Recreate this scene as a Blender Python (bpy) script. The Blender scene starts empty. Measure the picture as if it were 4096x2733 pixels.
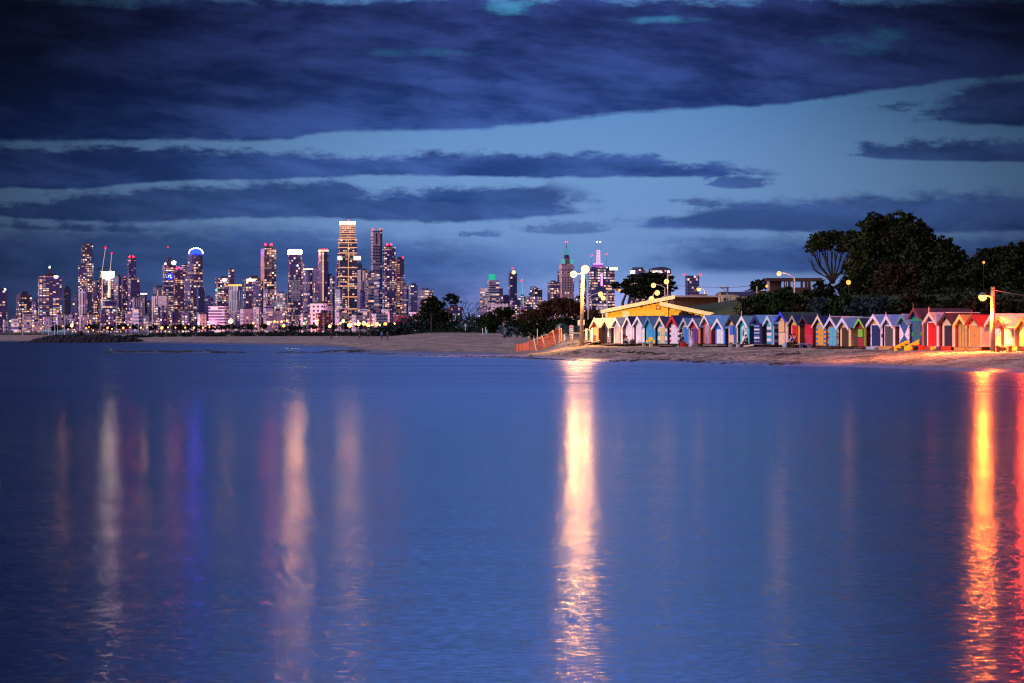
import bpy, bmesh, math, random
import numpy as np
from mathutils import Vector, Matrix

random.seed(7)
rng = np.random.default_rng(11)
scene = bpy.context.scene
COL = scene.collection
R = math.radians
F, HX, HY, HC = 13100.0, 2048.0, 1327.0, 2.64   # focal length, horizon and eye height (photo pixels / metres)

def at(px, py, D):
    return Vector(((px - HX) / F * D, D, HC - (py - HY) / F * D))

def zat(py, D):
    return HC - (py - HY) / F * D

def lerp(pts, x):
    return float(np.interp(x, [p[0] for p in pts], [p[1] for p in pts]))

def sstep(a, b, x):
    t = min(1.0, max(0.0, (x - a) / (b - a)))
    return t * t * (3 - 2 * t)

# ------------------------------------------------------------------ node helper
class S:
    """A socket (or a number) in a node tree, with arithmetic."""
    def __init__(self, nt, v): self.nt, self.v = nt, v
    def _in(self, node, i):
        if isinstance(self.v, (int, float, tuple)): node.inputs[i].default_value = self.v
        else: self.nt.links.new(self.v, node.inputs[i])
    def _op(self, op, *o):
        n = self.nt.nodes.new('ShaderNodeMath'); n.operation = op
        for i, x in enumerate((self,) + o):
            (x if isinstance(x, S) else S(self.nt, float(x)))._in(n, i)
        return S(self.nt, n.outputs[0])
    def __add__(s, o): return s._op('ADD', o)
    def __radd__(s, o): return s._op('ADD', o)
    def __sub__(s, o): return s._op('SUBTRACT', o)
    def __rsub__(s, o): return S(s.nt, float(o))._op('SUBTRACT', s)
    def __mul__(s, o): return s._op('MULTIPLY', o)
    def __rmul__(s, o): return s._op('MULTIPLY', o)
    def __truediv__(s, o): return s._op('DIVIDE', o)
    def lt(s, o): return s._op('LESS_THAN', o)
    def gt(s, o): return s._op('GREATER_THAN', o)
    def pw(s, o): return s._op('POWER', o)
    def mx(s, o): return s._op('MAXIMUM', o)
    def mn(s, o): return s._op('MINIMUM', o)
    def fl(s): return s._op('FLOOR')
    def fr(s): return s._op('FRACT')
    def ab(s): return s._op('ABSOLUTE')
    def ex(s): return s._op('EXPONENT')
    def sm(s, a, b):
        n = s.nt.nodes.new('ShaderNodeMapRange'); n.interpolation_type = 'SMOOTHSTEP'
        s._in(n, 0)
        for i, x in ((1, a), (2, b)):
            (x if isinstance(x, S) else S(s.nt, float(x)))._in(n, i)
        return S(s.nt, n.outputs[0])

def split(nt, sock):
    n = nt.nodes.new('ShaderNodeSeparateXYZ'); nt.links.new(sock, n.inputs[0])
    return [S(nt, n.outputs[i]) for i in range(3)]

def comb(nt, x, y, z=0.0):
    n = nt.nodes.new('ShaderNodeCombineXYZ')
    for i, v in enumerate((x, y, z)):
        (v if isinstance(v, S) else S(nt, float(v)))._in(n, i)
    return n.outputs[0]

def noise(nt, vec, scale=1.0, detail=4.0, rough=0.5, dist=0.0, dim='3D'):
    n = nt.nodes.new('ShaderNodeTexNoise'); n.noise_dimensions = dim
    if vec is not None: nt.links.new(vec, n.inputs['Vector'])
    n.inputs['Scale'].default_value = scale; n.inputs['Detail'].default_value = detail
    n.inputs['Roughness'].default_value = rough; n.inputs['Distortion'].default_value = dist
    return S(nt, n.outputs['Fac'])

def mixc(nt, f, a, b):
    n = nt.nodes.new('ShaderNodeMix'); n.data_type = 'RGBA'; n.clamp_factor = True
    (f if isinstance(f, S) else S(nt, float(f)))._in(n, 0)
    for i, c in ((6, a), (7, b)):
        if isinstance(c, (tuple, list)): n.inputs[i].default_value = (*c[:3], 1.0)
        else: nt.links.new(c, n.inputs[i])
    return n.outputs[2]

def mulc(nt, c, f):
    """colour * scalar"""
    n = nt.nodes.new('ShaderNodeVectorMath'); n.operation = 'SCALE'
    if isinstance(c, (tuple, list)): n.inputs[0].default_value = c[:3]
    else: nt.links.new(c, n.inputs[0])
    (f if isinstance(f, S) else S(nt, float(f)))._in(n, 3)
    return n.outputs[0]

def addc(nt, a, b):
    n = nt.nodes.new('ShaderNodeVectorMath'); n.operation = 'ADD'
    nt.links.new(a, n.inputs[0]); nt.links.new(b, n.inputs[1])
    return n.outputs[0]

def newmat(name):
    m = bpy.data.materials.new(name); m.use_nodes = True
    nt = m.node_tree
    return m, nt, nt.nodes['Principled BSDF']

_mats = {}
def paint(col, rough=0.55, vary=0.25, scale=2.0, boards=0.0, vert=False, metal=0.0, spec=0.4):
    """Weathered paint / timber / metal: base colour with blotches; boards = width of lapped boards in metres."""
    key = (tuple(round(c, 3) for c in col), rough, vary, scale, boards, vert, metal)
    if key in _mats: return _mats[key]
    m, nt, b = newmat('painted_surface')
    tc = nt.nodes.new('ShaderNodeTexCoord').outputs['Object']
    n = noise(nt, tc, scale, 5, .6)
    n2 = noise(nt, tc, scale * 9, 3, .5)
    k = (n * .7 + n2 * .3).sm(.3, .7)
    dark = tuple(c * (1 - vary) for c in col); lite = tuple(min(.95, c * (1 + vary * .4)) for c in col)
    nt.links.new(mixc(nt, k, dark, lite), b.inputs['Base Color'])
    b.inputs['Roughness'].default_value = rough; b.inputs['Metallic'].default_value = metal
    b.inputs['Specular IOR Level'].default_value = spec
    h = n2 * .15
    if boards:
        x, y, z = split(nt, tc)
        h = h + ((((x + y) if vert else z) * (1 / boards)).fr().pw(3.0)) * -1.0
    bp = nt.nodes.new('ShaderNodeBump'); bp.inputs['Strength'].default_value = .6 if boards else .25
    bp.inputs['Distance'].default_value = .02
    h._in(bp, 2); nt.links.new(bp.outputs[0], b.inputs['Normal'])
    _mats[key] = m
    return m

def glow(col, strength, sample='AUTO'):
    key = ('glow', col, strength, sample)
    if key in _mats: return _mats[key]
    m, nt, b = newmat('lamp_light')  # also worn by crane steel, turrets and lattices, which are no lamps
    nt.nodes.remove(b)
    e = nt.nodes.new('ShaderNodeEmission'); e.inputs[0].default_value = (*col, 1); e.inputs[1].default_value = strength
    nt.links.new(e.outputs[0], nt.nodes['Material Output'].inputs[0])
    m.cycles.emission_sampling = sample
    _mats[key] = m
    return m

# ------------------------------------------------------------------ mesh helper
class MB:
    def __init__(s): s.v, s.f, s.mi, s.uv = [], [], [], []
    def add(s, vs, fs, mi=0, uvs=None):
        b = len(s.v); s.v += [tuple(p) for p in vs]
        for k, f in enumerate(fs):
            s.f.append([b + i for i in f]); s.mi.append(mi)
            s.uv.append(uvs[k] if uvs else [(0, 0)] * len(f))
        return s
    def box(s, x0, x1, y0, y1, z0, z1, mi=0):
        vs = [(x0,y0,z0),(x1,y0,z0),(x1,y1,z0),(x0,y1,z0),(x0,y0,z1),(x1,y0,z1),(x1,y1,z1),(x0,y1,z1)]
        w, d, h = x1-x0, y1-y0, z1-z0
        fs = [(0,1,5,4),(1,2,6,5),(2,3,7,6),(3,0,4,7),(4,5,6,7),(3,2,1,0)]
        uv = [[(0,0),(a,0),(a,h),(0,h)] for a in (w,d,w,d)] + [[(0,0),(w,0),(w,d),(0,d)]]*2
        return s.add(vs, fs, mi, uv)
    def prism(s, poly, z0, z1, mi=0, top=None, capmi=None, scale=1.0, shift=(0, 0)):
        """poly: list of (x,y) counter-clockwise; UVs in metres round the perimeter. scale/shift move the top ring."""
        n = len(poly)
        cx = sum(p[0] for p in poly)/n; cy = sum(p[1] for p in poly)/n
        tp = top or [(cx+(p[0]-cx)*scale+shift[0], cy+(p[1]-cy)*scale+shift[1]) for p in poly]
        vs = [(p[0],p[1],z0) for p in poly]+[(p[0],p[1],z1) for p in tp]
        fs, uv, u = [], [], 0.0
        for i in range(n):
            j = (i+1) % n; l = math.dist(poly[i], poly[j])
            fs.append((i, j, n+j, n+i)); uv.append([(u,z0),(u+l,z0),(u+l,z1),(u,z1)]); u += l
        s.add(vs, fs, mi, uv)
        b = len(s.v)-2*n
        cm = mi if capmi is None else capmi
        s.f.append([b+n+i for i in range(n)]); s.mi.append(cm); s.uv.append([(0,0)]*n)
        s.f.append([b+n-1-i for i in range(n)]); s.mi.append(cm); s.uv.append([(0,0)]*n)
        return s
    def yprism(s, poly, y0, y1, mi=0):
        """poly in (x,z), extruded along y"""
        n = len(poly)
        vs = [(p[0],y0,p[1]) for p in poly]+[(p[0],y1,p[1]) for p in poly]
        fs = [(i,(i+1)%n,n+(i+1)%n,n+i) for i in range(n)]+[tuple(range(n-1,-1,-1)),tuple(range(n,2*n))]
        return s.add(vs, fs, mi)
    def tube(s, pts, rad, n=8, mi=0, cap=True):
        pts = [Vector(p) for p in pts]
        rad = rad if isinstance(rad, (list, tuple)) else [rad]*len(pts)
        rings, prev = [], None
        for i, p in enumerate(pts):
            t = (pts[min(i+1, len(pts)-1)]-pts[max(i-1, 0)]).normalized()
            if prev is None:
                a = t.orthogonal().normalized()
            else:
                a = (prev - t*prev.dot(t)).normalized()
            prev = a; b = t.cross(a)
            rings.append([p+(a*math.cos(2*math.pi*k/n)+b*math.sin(2*math.pi*k/n))*rad[i] for k in range(n)])
        vs = [q for r in rings for q in r]
        fs = [(i*n+k, i*n+(k+1)%n, (i+1)*n+(k+1)%n, (i+1)*n+k) for i in range(len(pts)-1) for k in range(n)]
        if cap: fs += [tuple(range(n-1,-1,-1)), tuple(range((len(pts)-1)*n, len(pts)*n))]
        return s.add(vs, fs, mi)
    def ball(s, c, r, sub=2, mi=0, sc=(1,1,1)):
        bm = bmesh.new(); bmesh.ops.create_icosphere(bm, subdivisions=sub, radius=1.0)
        vs = [(c[0]+v.co.x*r*sc[0], c[1]+v.co.y*r*sc[1], c[2]+v.co.z*r*sc[2]) for v in bm.verts]
        bm.verts.ensure_lookup_table()
        fs = [tuple(v.index for v in f.verts) for f in bm.faces]; bm.free()
        return s.add(vs, fs, mi)
    def build(s, name, mats, parent=None, loc=None, rotz=None, smooth=False, label=None):
        me = bpy.data.meshes.new(name)
        me.from_pydata(s.v, [], s.f); me.update()
        mats = mats if isinstance(mats, (list, tuple)) else [mats]
        for m in mats: me.materials.append(m)
        me.polygons.foreach_set('material_index', s.mi)
        ul = me.uv_layers.new(name='UVMap')
        ul.data.foreach_set('uv', [c for f in s.uv for p in f for c in p])
        if smooth: me.polygons.foreach_set('use_smooth', [True]*len(s.f))
        o = bpy.data.objects.new(name, me); COL.objects.link(o)
        if parent: o.parent = parent
        if loc is not None: o.location = loc
        if rotz is not None: o.rotation_euler.z = rotz
        if label: o['label'] = label
        return o

def tag(o, label=None, cat=None, group=None, kind=None):
    for k, v in (('label', label), ('category', cat), ('group', group), ('kind', kind)):
        if v: o[k] = v
    return o

def thing(name, label, cat, loc, rotz=0.0, group=None):
    o = bpy.data.objects.new(name, None); COL.objects.link(o)
    o.location = loc; o.rotation_euler.z = rotz; o.empty_display_size = .2
    return tag(o, label, cat, group)

def copy_tree(o, parent=None):
    c = o.copy(); COL.objects.link(c); c.parent = parent
    for ch in list(o.children): copy_tree(ch, c)
    return c
# ------------------------------------------------------------------ camera
cam = bpy.data.cameras.new('camera'); camo = bpy.data.objects.new('camera', cam); COL.objects.link(camo)
camo.location = (0, 0, HC); camo.rotation_euler = (R(90), 0, 0)
cam.sensor_width = 36.0; cam.lens = 36.0 * F / 4096
cam.shift_y = -(1366.5 - HY) / 4096
cam.clip_start = .5; cam.clip_end = 60000
scene.camera = camo
scene.view_settings.view_transform = 'Standard'; scene.view_settings.look = 'None'
scene.view_settings.exposure = 0; scene.view_settings.gamma = 1
scene.cycles.use_denoising = True
scene.cycles.use_adaptive_sampling = False
scene.cycles.filter_width = 1.25
scene.cycles.sample_clamp_indirect = 3
scene.cycles.sample_clamp_direct = 0
scene.cycles.max_bounces = 6

# ------------------------------------------------------------------ afterglow: very soft sun low in the west (left, behind the camera)
SUN_AZ, SUN_EL = R(245), R(13)    # azimuth clockwise from +Y
sd = Vector((math.sin(SUN_AZ)*math.cos(SUN_EL), math.cos(SUN_AZ)*math.cos(SUN_EL), math.sin(SUN_EL)))
sun = bpy.data.lights.new('afterglow_sun', 'SUN'); sun.energy = 2.2; sun.angle = R(25); sun.color = (1.0, .78, .86)
suno = bpy.data.objects.new('afterglow_sun', sun); COL.objects.link(suno)
suno.rotation_euler = (-sd).to_track_quat('-Z', 'Y').to_euler(); suno.location = (-200, -200, 200)

# ------------------------------------------------------------------ world: dusk sky with cloud banks, laid out by compass direction
w = bpy.data.worlds.new('World'); scene.world = w; w.use_nodes = True
nt = w.node_tree; nt.nodes.clear()
out = nt.nodes.new('ShaderNodeOutputWorld'); bg = nt.nodes.new('ShaderNodeBackground')
nt.links.new(bg.outputs[0], out.inputs[0])
tc = nt.nodes.new('ShaderNodeTexCoord')
dx, dy, dz = split(nt, tc.outputs['Generated'])
front = dy.sm(.55, .85)
ady = dy.ab().mx(.12)
U = dx / ady * (F / 1000) + HX / 1000      # bearing, in thousandths of the lens scale
V = HY / 1000 - dz / ady * (F / 1000)      # altitude: 1.327 is the horizon, 0 is 5.8 degrees up

wrp = noise(nt, comb(nt, U * .9 + 4.0, V * 2.0), 1.5, 3, .5, 0, '2D')
n_big = noise(nt, comb(nt, U * .6 + wrp * .35, V * 2.5 + wrp * .3 - U * .25), 1.5, 7, .58, 0, '2D')
n_med = noise(nt, comb(nt, U * 1.1 + 5.2, V * 4.2 + wrp * .5), 2.0, 8, .6, 0, '2D')
n_fin = noise(nt, comb(nt, U * 3.0 + 9.1, V * 8.0 + 3.0), 2.4, 7, .65, 0, '2D')
n_fol = noise(nt, comb(nt, U * 1.5 + 2.0 + wrp * .4, V * 6.0 - U * .4), 1.8, 8, .62, 0, '2D')

def curve(pts):
    """altitude of a cloud edge as a function of bearing (points in photo thousandths)"""
    n = nt.nodes.new('ShaderNodeFloatCurve'); cm = n.mapping; c = cm.curves[0]
    cm.extend = 'HORIZONTAL'
    xs = [((p[0] * 1.743 / 1000 + .5) / 5.2, p[1] * 1.743 / 1400) for p in pts]
    c.points[0].location = xs[0]; c.points[1].location = xs[-1]
    for x in xs[1:-1]: c.points.new(*x)
    cm.update()
    ((U + .5) / 5.2)._in(n, 1)
    return S(nt, n.outputs[0]) * 1.4

def band(top, bot, soft=.02, amp=.05, x0=None, x1=None, fin=.05):
    t, b = curve(top), curve(bot)
    wob = (n_med - .5) * amp * 2 + (n_fin - .5) * fin * 2
    wob2 = (n_fin - .5) * amp * .7 + (n_med - .5) * amp * .5
    k = (V - t + wob).sm(-soft * 1.2, soft * 1.2) * (b - V + wob2).sm(-soft * .5, soft * .5)
    if x0: k = k * (U + wob * 4.0).sm(x0[0] * 1.743e-3, x0[1] * 1.743e-3)
    if x1: k = k * (1 - (U + wob * 4.0).sm(x1[0] * 1.743e-3, x1[1] * 1.743e-3))
    return k

top_cloud = band([(0, -400), (2350, -400)],
                 [(-200, 325), (0, 325), (400, 322), (640, 322), (760, 306), (1000, 298), (1150, 292), (1350, 268), (1600, 248), (1750, 243), (1950, 216), (2080, 200), (2200, 184), (2400, 172)], .022, .045)
left_low = band([(0, 338), (300, 338), (600, 346), (760, 350), (800, 363), (1000, 352), (1200, 354), (1400, 354), (1600, 380), (1750, 394), (1900, 398)],
                [(0, 430), (200, 430), (400, 416), (600, 411), (900, 402), (1200, 406), (1500, 407), (1700, 404), (1900, 400)], .016, .035, x1=(1740, 1830))
scrap = band([(1600, 404), (1700, 402), (1800, 408)], [(1600, 424), (1700, 432), (1800, 424)], .014, .02, x0=(1615, 1650), x1=(1740, 1790))
bank_b = band([(0, 468), (150, 452), (300, 436), (650, 428), (800, 432), (930, 446), (1050, 428), (1200, 430), (1400, 438)],
              [(0, 496), (300, 510), (600, 499), (800, 504), (1000, 508), (1200, 500), (1360, 488)], .018, .05, x1=(1270, 1400))
small1 = band([(1050, 532), (1200, 530)], [(1050, 543), (1200, 545)], .012, .02, x0=(1065, 1090), x1=(1130, 1160))
small2 = band([(1180, 522), (1300, 512), (1420, 518)], [(1180, 532), (1300, 537), (1420, 528)], .012, .02, x0=(1170, 1230), x1=(1370, 1430))
bank_d = band([(1400, 512), (1500, 498), (1600, 478), (1900, 456), (2400, 446)], [(1400, 522), (1700, 528), (2000, 536), (2400, 528)], .022, .03, x0=(1390, 1530))
strip_e = band([(1900, 342), (2000, 330), (2400, 326)], [(1900, 348), (2000, 362), (2200, 370), (2400, 372)], .014, .015, x0=(1915, 1990))
blob_f = band([(2100, 262), (2200, 205), (2300, 180), (2400, 160)], [(2100, 276), (2200, 282), (2400, 290)], .025, .05, x0=(2110, 2200))
small3 = band([(820, 446), (1000, 440), (1200, 452)], [(820, 456), (1000, 466), (1200, 470)], .016, .05, x0=(830, 930), x1=(1080, 1180))
small4 = band([(0, 512), (300, 520), (500, 516)], [(0, 522), (300, 532), (500, 526)], .014, .03, x1=(250, 480))
small5 = band([(1540, 462), (1640, 456), (1760, 462)], [(1540, 472), (1640, 474), (1760, 470)], .014, .03, x0=(1550, 1600), x1=(1690, 1750))
small6 = band([(2010, 232), (2100, 226)], [(2010, 248), (2100, 262)], .016, .05, x0=(2015, 2050), x1=(2060, 2110))
haze_c = band([(0, 536), (400, 528), (800, 540), (1000, 560), (1300, 572)], [(0, 760), (2400, 760)], .05, .04, x1=(950, 1500))
haze_r = band([(1500, 556), (1800, 548), (2400, 545)], [(1500, 620), (2400, 640)], .04, .03, x0=(1380, 1700))

# clear twilight: pale turquoise gap, lilac towards the horizon
clear = mixc(nt, V.sm(.25, .75), (.095, .25, .545), (.155, .31, .60))
clear = mixc(nt, V.sm(.68, .95), clear, (.16, .30, .60))
clear = mixc(nt, V.sm(1.06, 1.26), clear, (.40, .46, .98))
cl_dark = mixc(nt, V.sm(.0, .8), (.009, .018, .095), (.011, .042, .20))
cl_lite = mixc(nt, V.sm(.0, .8), (.037, .063, .27), (.055, .125, .43))
shade = (n_big * .55 + n_fol * .45).sm(.36, .67)
ctex = mixc(nt, shade, cl_dark, cl_lite)
# bright rents in the high deck
def rent(u, v, a, b, amt):
    q = ((U - u) / a).pw(2.0) + ((V - v) / b).pw(2.0)
    return (1 - (q + (n_fin - .5) * 3.2 + (n_fol - .5) * 2.0).sm(-.9, 1.2)) * amt
rents = rent(2.02, .015, .16, .045, .7) + rent(2.62, .08, .22, .02, .5) + rent(3.48, .165, .2, .06, .35) + rent(1.65, .21, .3, .02, .18)
ctex = mixc(nt, rents, ctex, (.07, .36, .62))

col = clear
for k, a in ((haze_c, .8), (haze_r, .82), (small1, .65), (small3, .6), (small4, .7), (small5, .6), (small6, .6), (small2, .55), (bank_d, .82), (bank_b, .85), (scrap, .8), (strip_e, .85), (left_low, .95), (blob_f, .9), (top_cloud, .985)):
    col = mixc(nt, k * a, col, ctex)
# vignette put into the sky colour: darker to both sides and in the upper corners
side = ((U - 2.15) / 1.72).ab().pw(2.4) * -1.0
vignette = side.ex() * .90 + .10
corner_fade = 1 - (1 - (V + .02).sm(-.1, .85)) * ((U - 2.2) / 2.1).ab().sm(.15, 1.0) * .82
col = mulc(nt, col, vignette * corner_fade)

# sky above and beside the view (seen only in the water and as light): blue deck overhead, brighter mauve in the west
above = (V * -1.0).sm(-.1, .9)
up = mulc(nt, (.18, .33, 1.18), vignette * (vignette * .75 + .32) - .035)  # same vignette dims this sky, so the water darkens at its corners
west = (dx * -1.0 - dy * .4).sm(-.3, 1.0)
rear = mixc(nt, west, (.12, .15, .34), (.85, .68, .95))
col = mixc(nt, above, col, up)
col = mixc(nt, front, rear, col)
sky = nt.nodes.new('ShaderNodeTexSky'); sky.sky_type = 'NISHITA'; sky.sun_disc = False
sky.sun_elevation = R(1.0); sky.sun_rotation = SUN_AZ
col = addc(nt, col, mulc(nt, sky.outputs[0], .001))
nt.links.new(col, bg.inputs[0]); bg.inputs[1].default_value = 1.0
# ------------------------------------------------------------------ shore line and ground heights
NEAR_Y = [(1250,1411),(1400,1419),(1700,1427),(2000,1432),(2300,1444),(2600,1452),(3000,1461),(3400,1468),(3600,1475),(3800,1483),(3960,1489),(4096,1493),(4400,1504),(5200,1507)]
FAR_Y = [(-2000,1360),(-200,1366),(100,1369),(550,1373),(900,1378),(1200,1384),(1350,1392),(1450,1400),(1520,1404)]
def d_near(px): return HC*F/(lerp(NEAR_Y, px)-HY)
def d_far(px): return HC*F/(lerp(FAR_Y, px)-HY)
HUT_A, HUT_B = Vector((9.3, 345.0)), Vector((37.7, 247.0))
def hut_point(px):
    """point of the hut row on the bearing px"""
    k = (px-HX)/F
    t = (k*HUT_A.y-HUT_A.x)/((HUT_B.x-HUT_A.x)-k*(HUT_B.y-HUT_A.y))
    return HUT_A.lerp(HUT_B, t)
def d_hut(px): return hut_point(max(2300, min(4700, px))).y

def ground_z(px, D):
    bar_w = lerp([(380,0),(460,1),(700,.8),(830,1.1),(1000,.45),(1150,.8),(1250,.6),(1350,1.0),(1420,1.4)], px) if px > 380 else 0
    bump = .5+.5*math.sin(px*.021+1.3*math.sin(px*.0131))
    zbar = -.35+.62*bar_w*(.75+.25*bump)*math.exp(-((D-lerp([(400,411),(1400,408)], px))/9.0)**2)
    df = d_far(px)
    s = D-df
    zfar = 1.35*(1-math.exp(-s/140)) if s > 0 else max(-.35, s*.02)
    zl = max(zbar, zfar)
    s = D-d_near(px)
    zb = lerp([(1400,1.35),(2250,1.35),(2500,1.3),(3000,1.42),(4100,1.36)], px)
    L = lerp([(1400,260),(2000,190),(2250,50),(2350,24),(2700,22),(4100,17)], px)
    zn = zb*(1-math.exp(-s/L)) if s > 0 else max(-.5, s*.02)
    # the bank behind the huts
    dh = d_hut(px)
    hill = lerp([(2150,0),(2400,.8),(2620,2.4),(2720,4.3),(2950,5.1),(3400,5.2),(4400,5.2)], px)*sstep(dh+14, dh+lerp([(2400,60),(2800,95),(3200,80)], px), D)
    zn += hill
    zn += 1.6*sstep(700, 1000, D)*sstep(1500, 1800, px)*(1-sstep(2300, 2500, px))
    # blown sand ramp at the left end of the row
    zn += .75*math.exp(-((px-2290)/75.0)**2)*sstep(335, 372, D)*(1-sstep(420, 520, D))
    w = sstep(1380, 1500, px)
    return zl*(1-w)+zn*w

def ground_at(x, y):
    return ground_z(HX+x/y*F, y)

pxs = list(np.linspace(-700, 1200, 60))+list(np.linspace(1215, 4400, 250))+list(np.linspace(4420, 5600, 40))
Ds = list(np.geomspace(176, 460, 156))+list(np.geomspace(463, 1500, 110))
NX, ND = len(pxs), len(Ds)
verts = []
for D in Ds:
    for px in pxs:
        x = (px-HX)/F*D
        z = ground_z(px, D)
        if z > .02:
            z += (math.sin(x*1.9+math.sin(D*.7)*1.4)*math.sin(D*1.1+x*.3)*.03+math.sin(x*.43+D*.21)*.04)*min(1, z*2)
        verts.append((x, D, z))
faces = [(j*NX+i, j*NX+i+1, (j+1)*NX+i+1, (j+1)*NX+i) for j in range(ND-1) for i in range(NX-1)]
me = bpy.data.meshes.new('beach'); me.from_pydata(verts, [], faces); me.update()
me.polygons.foreach_set('use_smooth', [True]*len(faces))
beach = bpy.data.objects.new('beach', me); COL.objects.link(beach); tag(beach, kind='structure')
m, t, b = newmat('beach_sand')
tcn = t.nodes.new('ShaderNodeTexCoord').outputs['Object']
x, y, z = split(t, tcn)
v = comb(t, x, y*.45, z)
n1 = noise(t, v, .35, 6, .65); n2 = noise(t, v, 2.6, 5, .7); n3 = noise(t, comb(t, x*.25, y, z), .5, 5, .6)
c = mixc(t, (n1*.4+n2*.6).sm(.40, .60), (.085, .062, .052), (.46, .35, .28))
c = mixc(t, n3.sm(.57, .66)*.8, c, (.035, .028, .022))           # drifts of dry weed
wet = 1-(z+(n1-.5)*.12).sm(.10, .42)
c = mixc(t, wet*.85, c, (.06, .043, .036))
grass = z.sm(2.0, 2.6)
gn = noise(t, tcn, 1.2, 5, .7)
c = mixc(t, grass, c, mixc(t, gn.sm(.35, .65), (.008, .014, .005), (.035, .055, .018)))
t.links.new(c, b.inputs['Base Color'])
(.9-wet*.55)._in(b, b.inputs.keys().index('Roughness'))
b.inputs['Specular IOR Level'].default_value = .3
bp = t.nodes.new('ShaderNodeBump'); bp.inputs['Strength'].default_value = 1.0; bp.inputs['Distance'].default_value = .16
(n2+n1*.5)._in(bp, 2); t.links.new(bp.outputs[0], b.inputs['Normal'])
me.materials.append(m)

# low land carrying the city, to the horizon
g = MB().box(-6000, 6000, 1490, 24000, -2, 1.0)
tag(g.build('ground', paint((.05, .05, .05), .9, .4, .02)), kind='structure')

# ------------------------------------------------------------------ water
bm_y = list(np.geomspace(4, 1495, 60))
mb = MB()
mb.add([(-1200, -60, 0), (1200, -60, 0), (1200, 1495, 0), (-1200, 1495, 0)], [(0, 1, 2, 3)])
water = mb.build('water', [])
tag(water, kind='structure')
m, t, b = newmat('sea_water')
tcn = t.nodes.new('ShaderNodeTexCoord').outputs['Object']
x, y, z = split(t, tcn)
b.inputs['Base Color'].default_value = (.004, .010, .045, 1)
b.inputs['IOR'].default_value = 1.33
far = y.sm(72, 175)
patch = noise(t, comb(t, x*.012, y*.05), 1.0, 4, .6, .4, '2D')
swell = noise(t, comb(t, x*.10, y*.45), 1.0, 4, .6, .3, '2D')
wx = noise(t, comb(t, x*1.1, y*2.2), 1.0, 4, .55, .2, '2D')
wy = noise(t, comb(t, x*1.1+31.7, y*2.2+11.3), 1.0, 4, .55, .2, '2D')
fx = noise(t, comb(t, x*6.5+3.1, y*16.0), 1.0, 3, .6, .2, '2D')
fy = noise(t, comb(t, x*6.5+17.0, y*16.0+5.0), 1.0, 3, .6, .2, '2D')
amp = (patch-.5)*1.1+1.0
sx = ((wx-.5)*.05+(fx-.5)*.25)*amp
sy = ((wy-.5)*.045+(fy-.5)*.22+(swell-.5)*.04)*amp+far*(-.014)+(patch-.5)*(far*.07+.012)
nv = t.nodes.new('ShaderNodeVectorMath'); nv.operation = 'NORMALIZE'
t.links.new(comb(t, sx, sy, 1.0), nv.inputs[0])
t.links.new(nv.outputs[0], b.inputs['Normal'])
(.16+far*.125+(patch-.5)*(far*.22+.05))._in(b, b.inputs.keys().index('Roughness'))
water.data.materials.append(m)
# ------------------------------------------------------------------ city facades
def facade(wall, cw=7, ch=6, ww=.78, wh=.6, lit=.3, power=2.6, rows=0.0, warm=.6, seed=0, glass=(.025, .03, .11)):
    m, t, b = newmat('lit_facade')
    uvn = t.nodes.new('ShaderNodeUVMap'); uvn.uv_map = 'UVMap'
    u, v, _ = split(t, uvn.outputs[0])
    u = u*(1/cw)+seed*3.71; v = v*(1/ch)
    cu, cv, fu, fv = u.fl(), v.fl(), u.fr(), v.fr()
    def wn(a, bb, s):
        n = t.nodes.new('ShaderNodeTexWhiteNoise'); n.noise_dimensions = '3D'
        t.links.new(comb(t, a, bb, s), n.inputs['Vector'])
        return S(t, n.outputs['Value']), n.outputs['Color']
    r, rc = wn(cu, cv, seed+.5)
    r2 = split(t, rc)
    clump = noise(t, comb(t, cu*.23+seed, cv*.17), 1.0, 2, .5, 0, '2D').sm(.36, .64)
    win = fu.lt(ww)*fv.lt(wh)
    on = r.lt(clump*(lit*1.65)+lit*.2)
    run, _ = wn((cu*.25+cv*.37).fl(), cv, seed+.77)
    on = on.mx(run.lt(lit*.22)*.6)
    win = win*((cv*(1/11)+seed*.31).fr().gt(.085))
    if rows:
        rr, _ = wn(cv*1.0, 7.3, seed+.1)
        on = on.mx(rr.lt(rows))
    bright = (r2[1].pw(2.5)*1.25+.12)*power*.62
    b.inputs['Roughness'].default_value = .5
    tcn = t.nodes.new('ShaderNodeTexCoord').outputs['Object']
    gr = noise(t, tcn, .03, 3, .6)
    wc = mixc(t, gr.sm(.3, .7), tuple(c*.8 for c in wall), tuple(min(.9, c*1.1) for c in wall))
    t.links.new(mixc(t, win, wc, glass), b.inputs['Base Color'])
    (win*-.35+.55)._in(b, b.inputs.keys().index('Roughness'))
    lc = mixc(t, r2[2].sm(1-warm-.25, 1-warm+.25), (1.0, .76, .70), (1.0, .44, .22))
    lc = mixc(t, r2[0].gt(.93), lc, (.6, .85, 1.0))
    t.links.new(lc, b.inputs['Emission Color'])
    (win*on*bright)._in(b, b.inputs.keys().index('Emission Strength'))
    m.cycles.emission_sampling = 'NONE'
    return m

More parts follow.
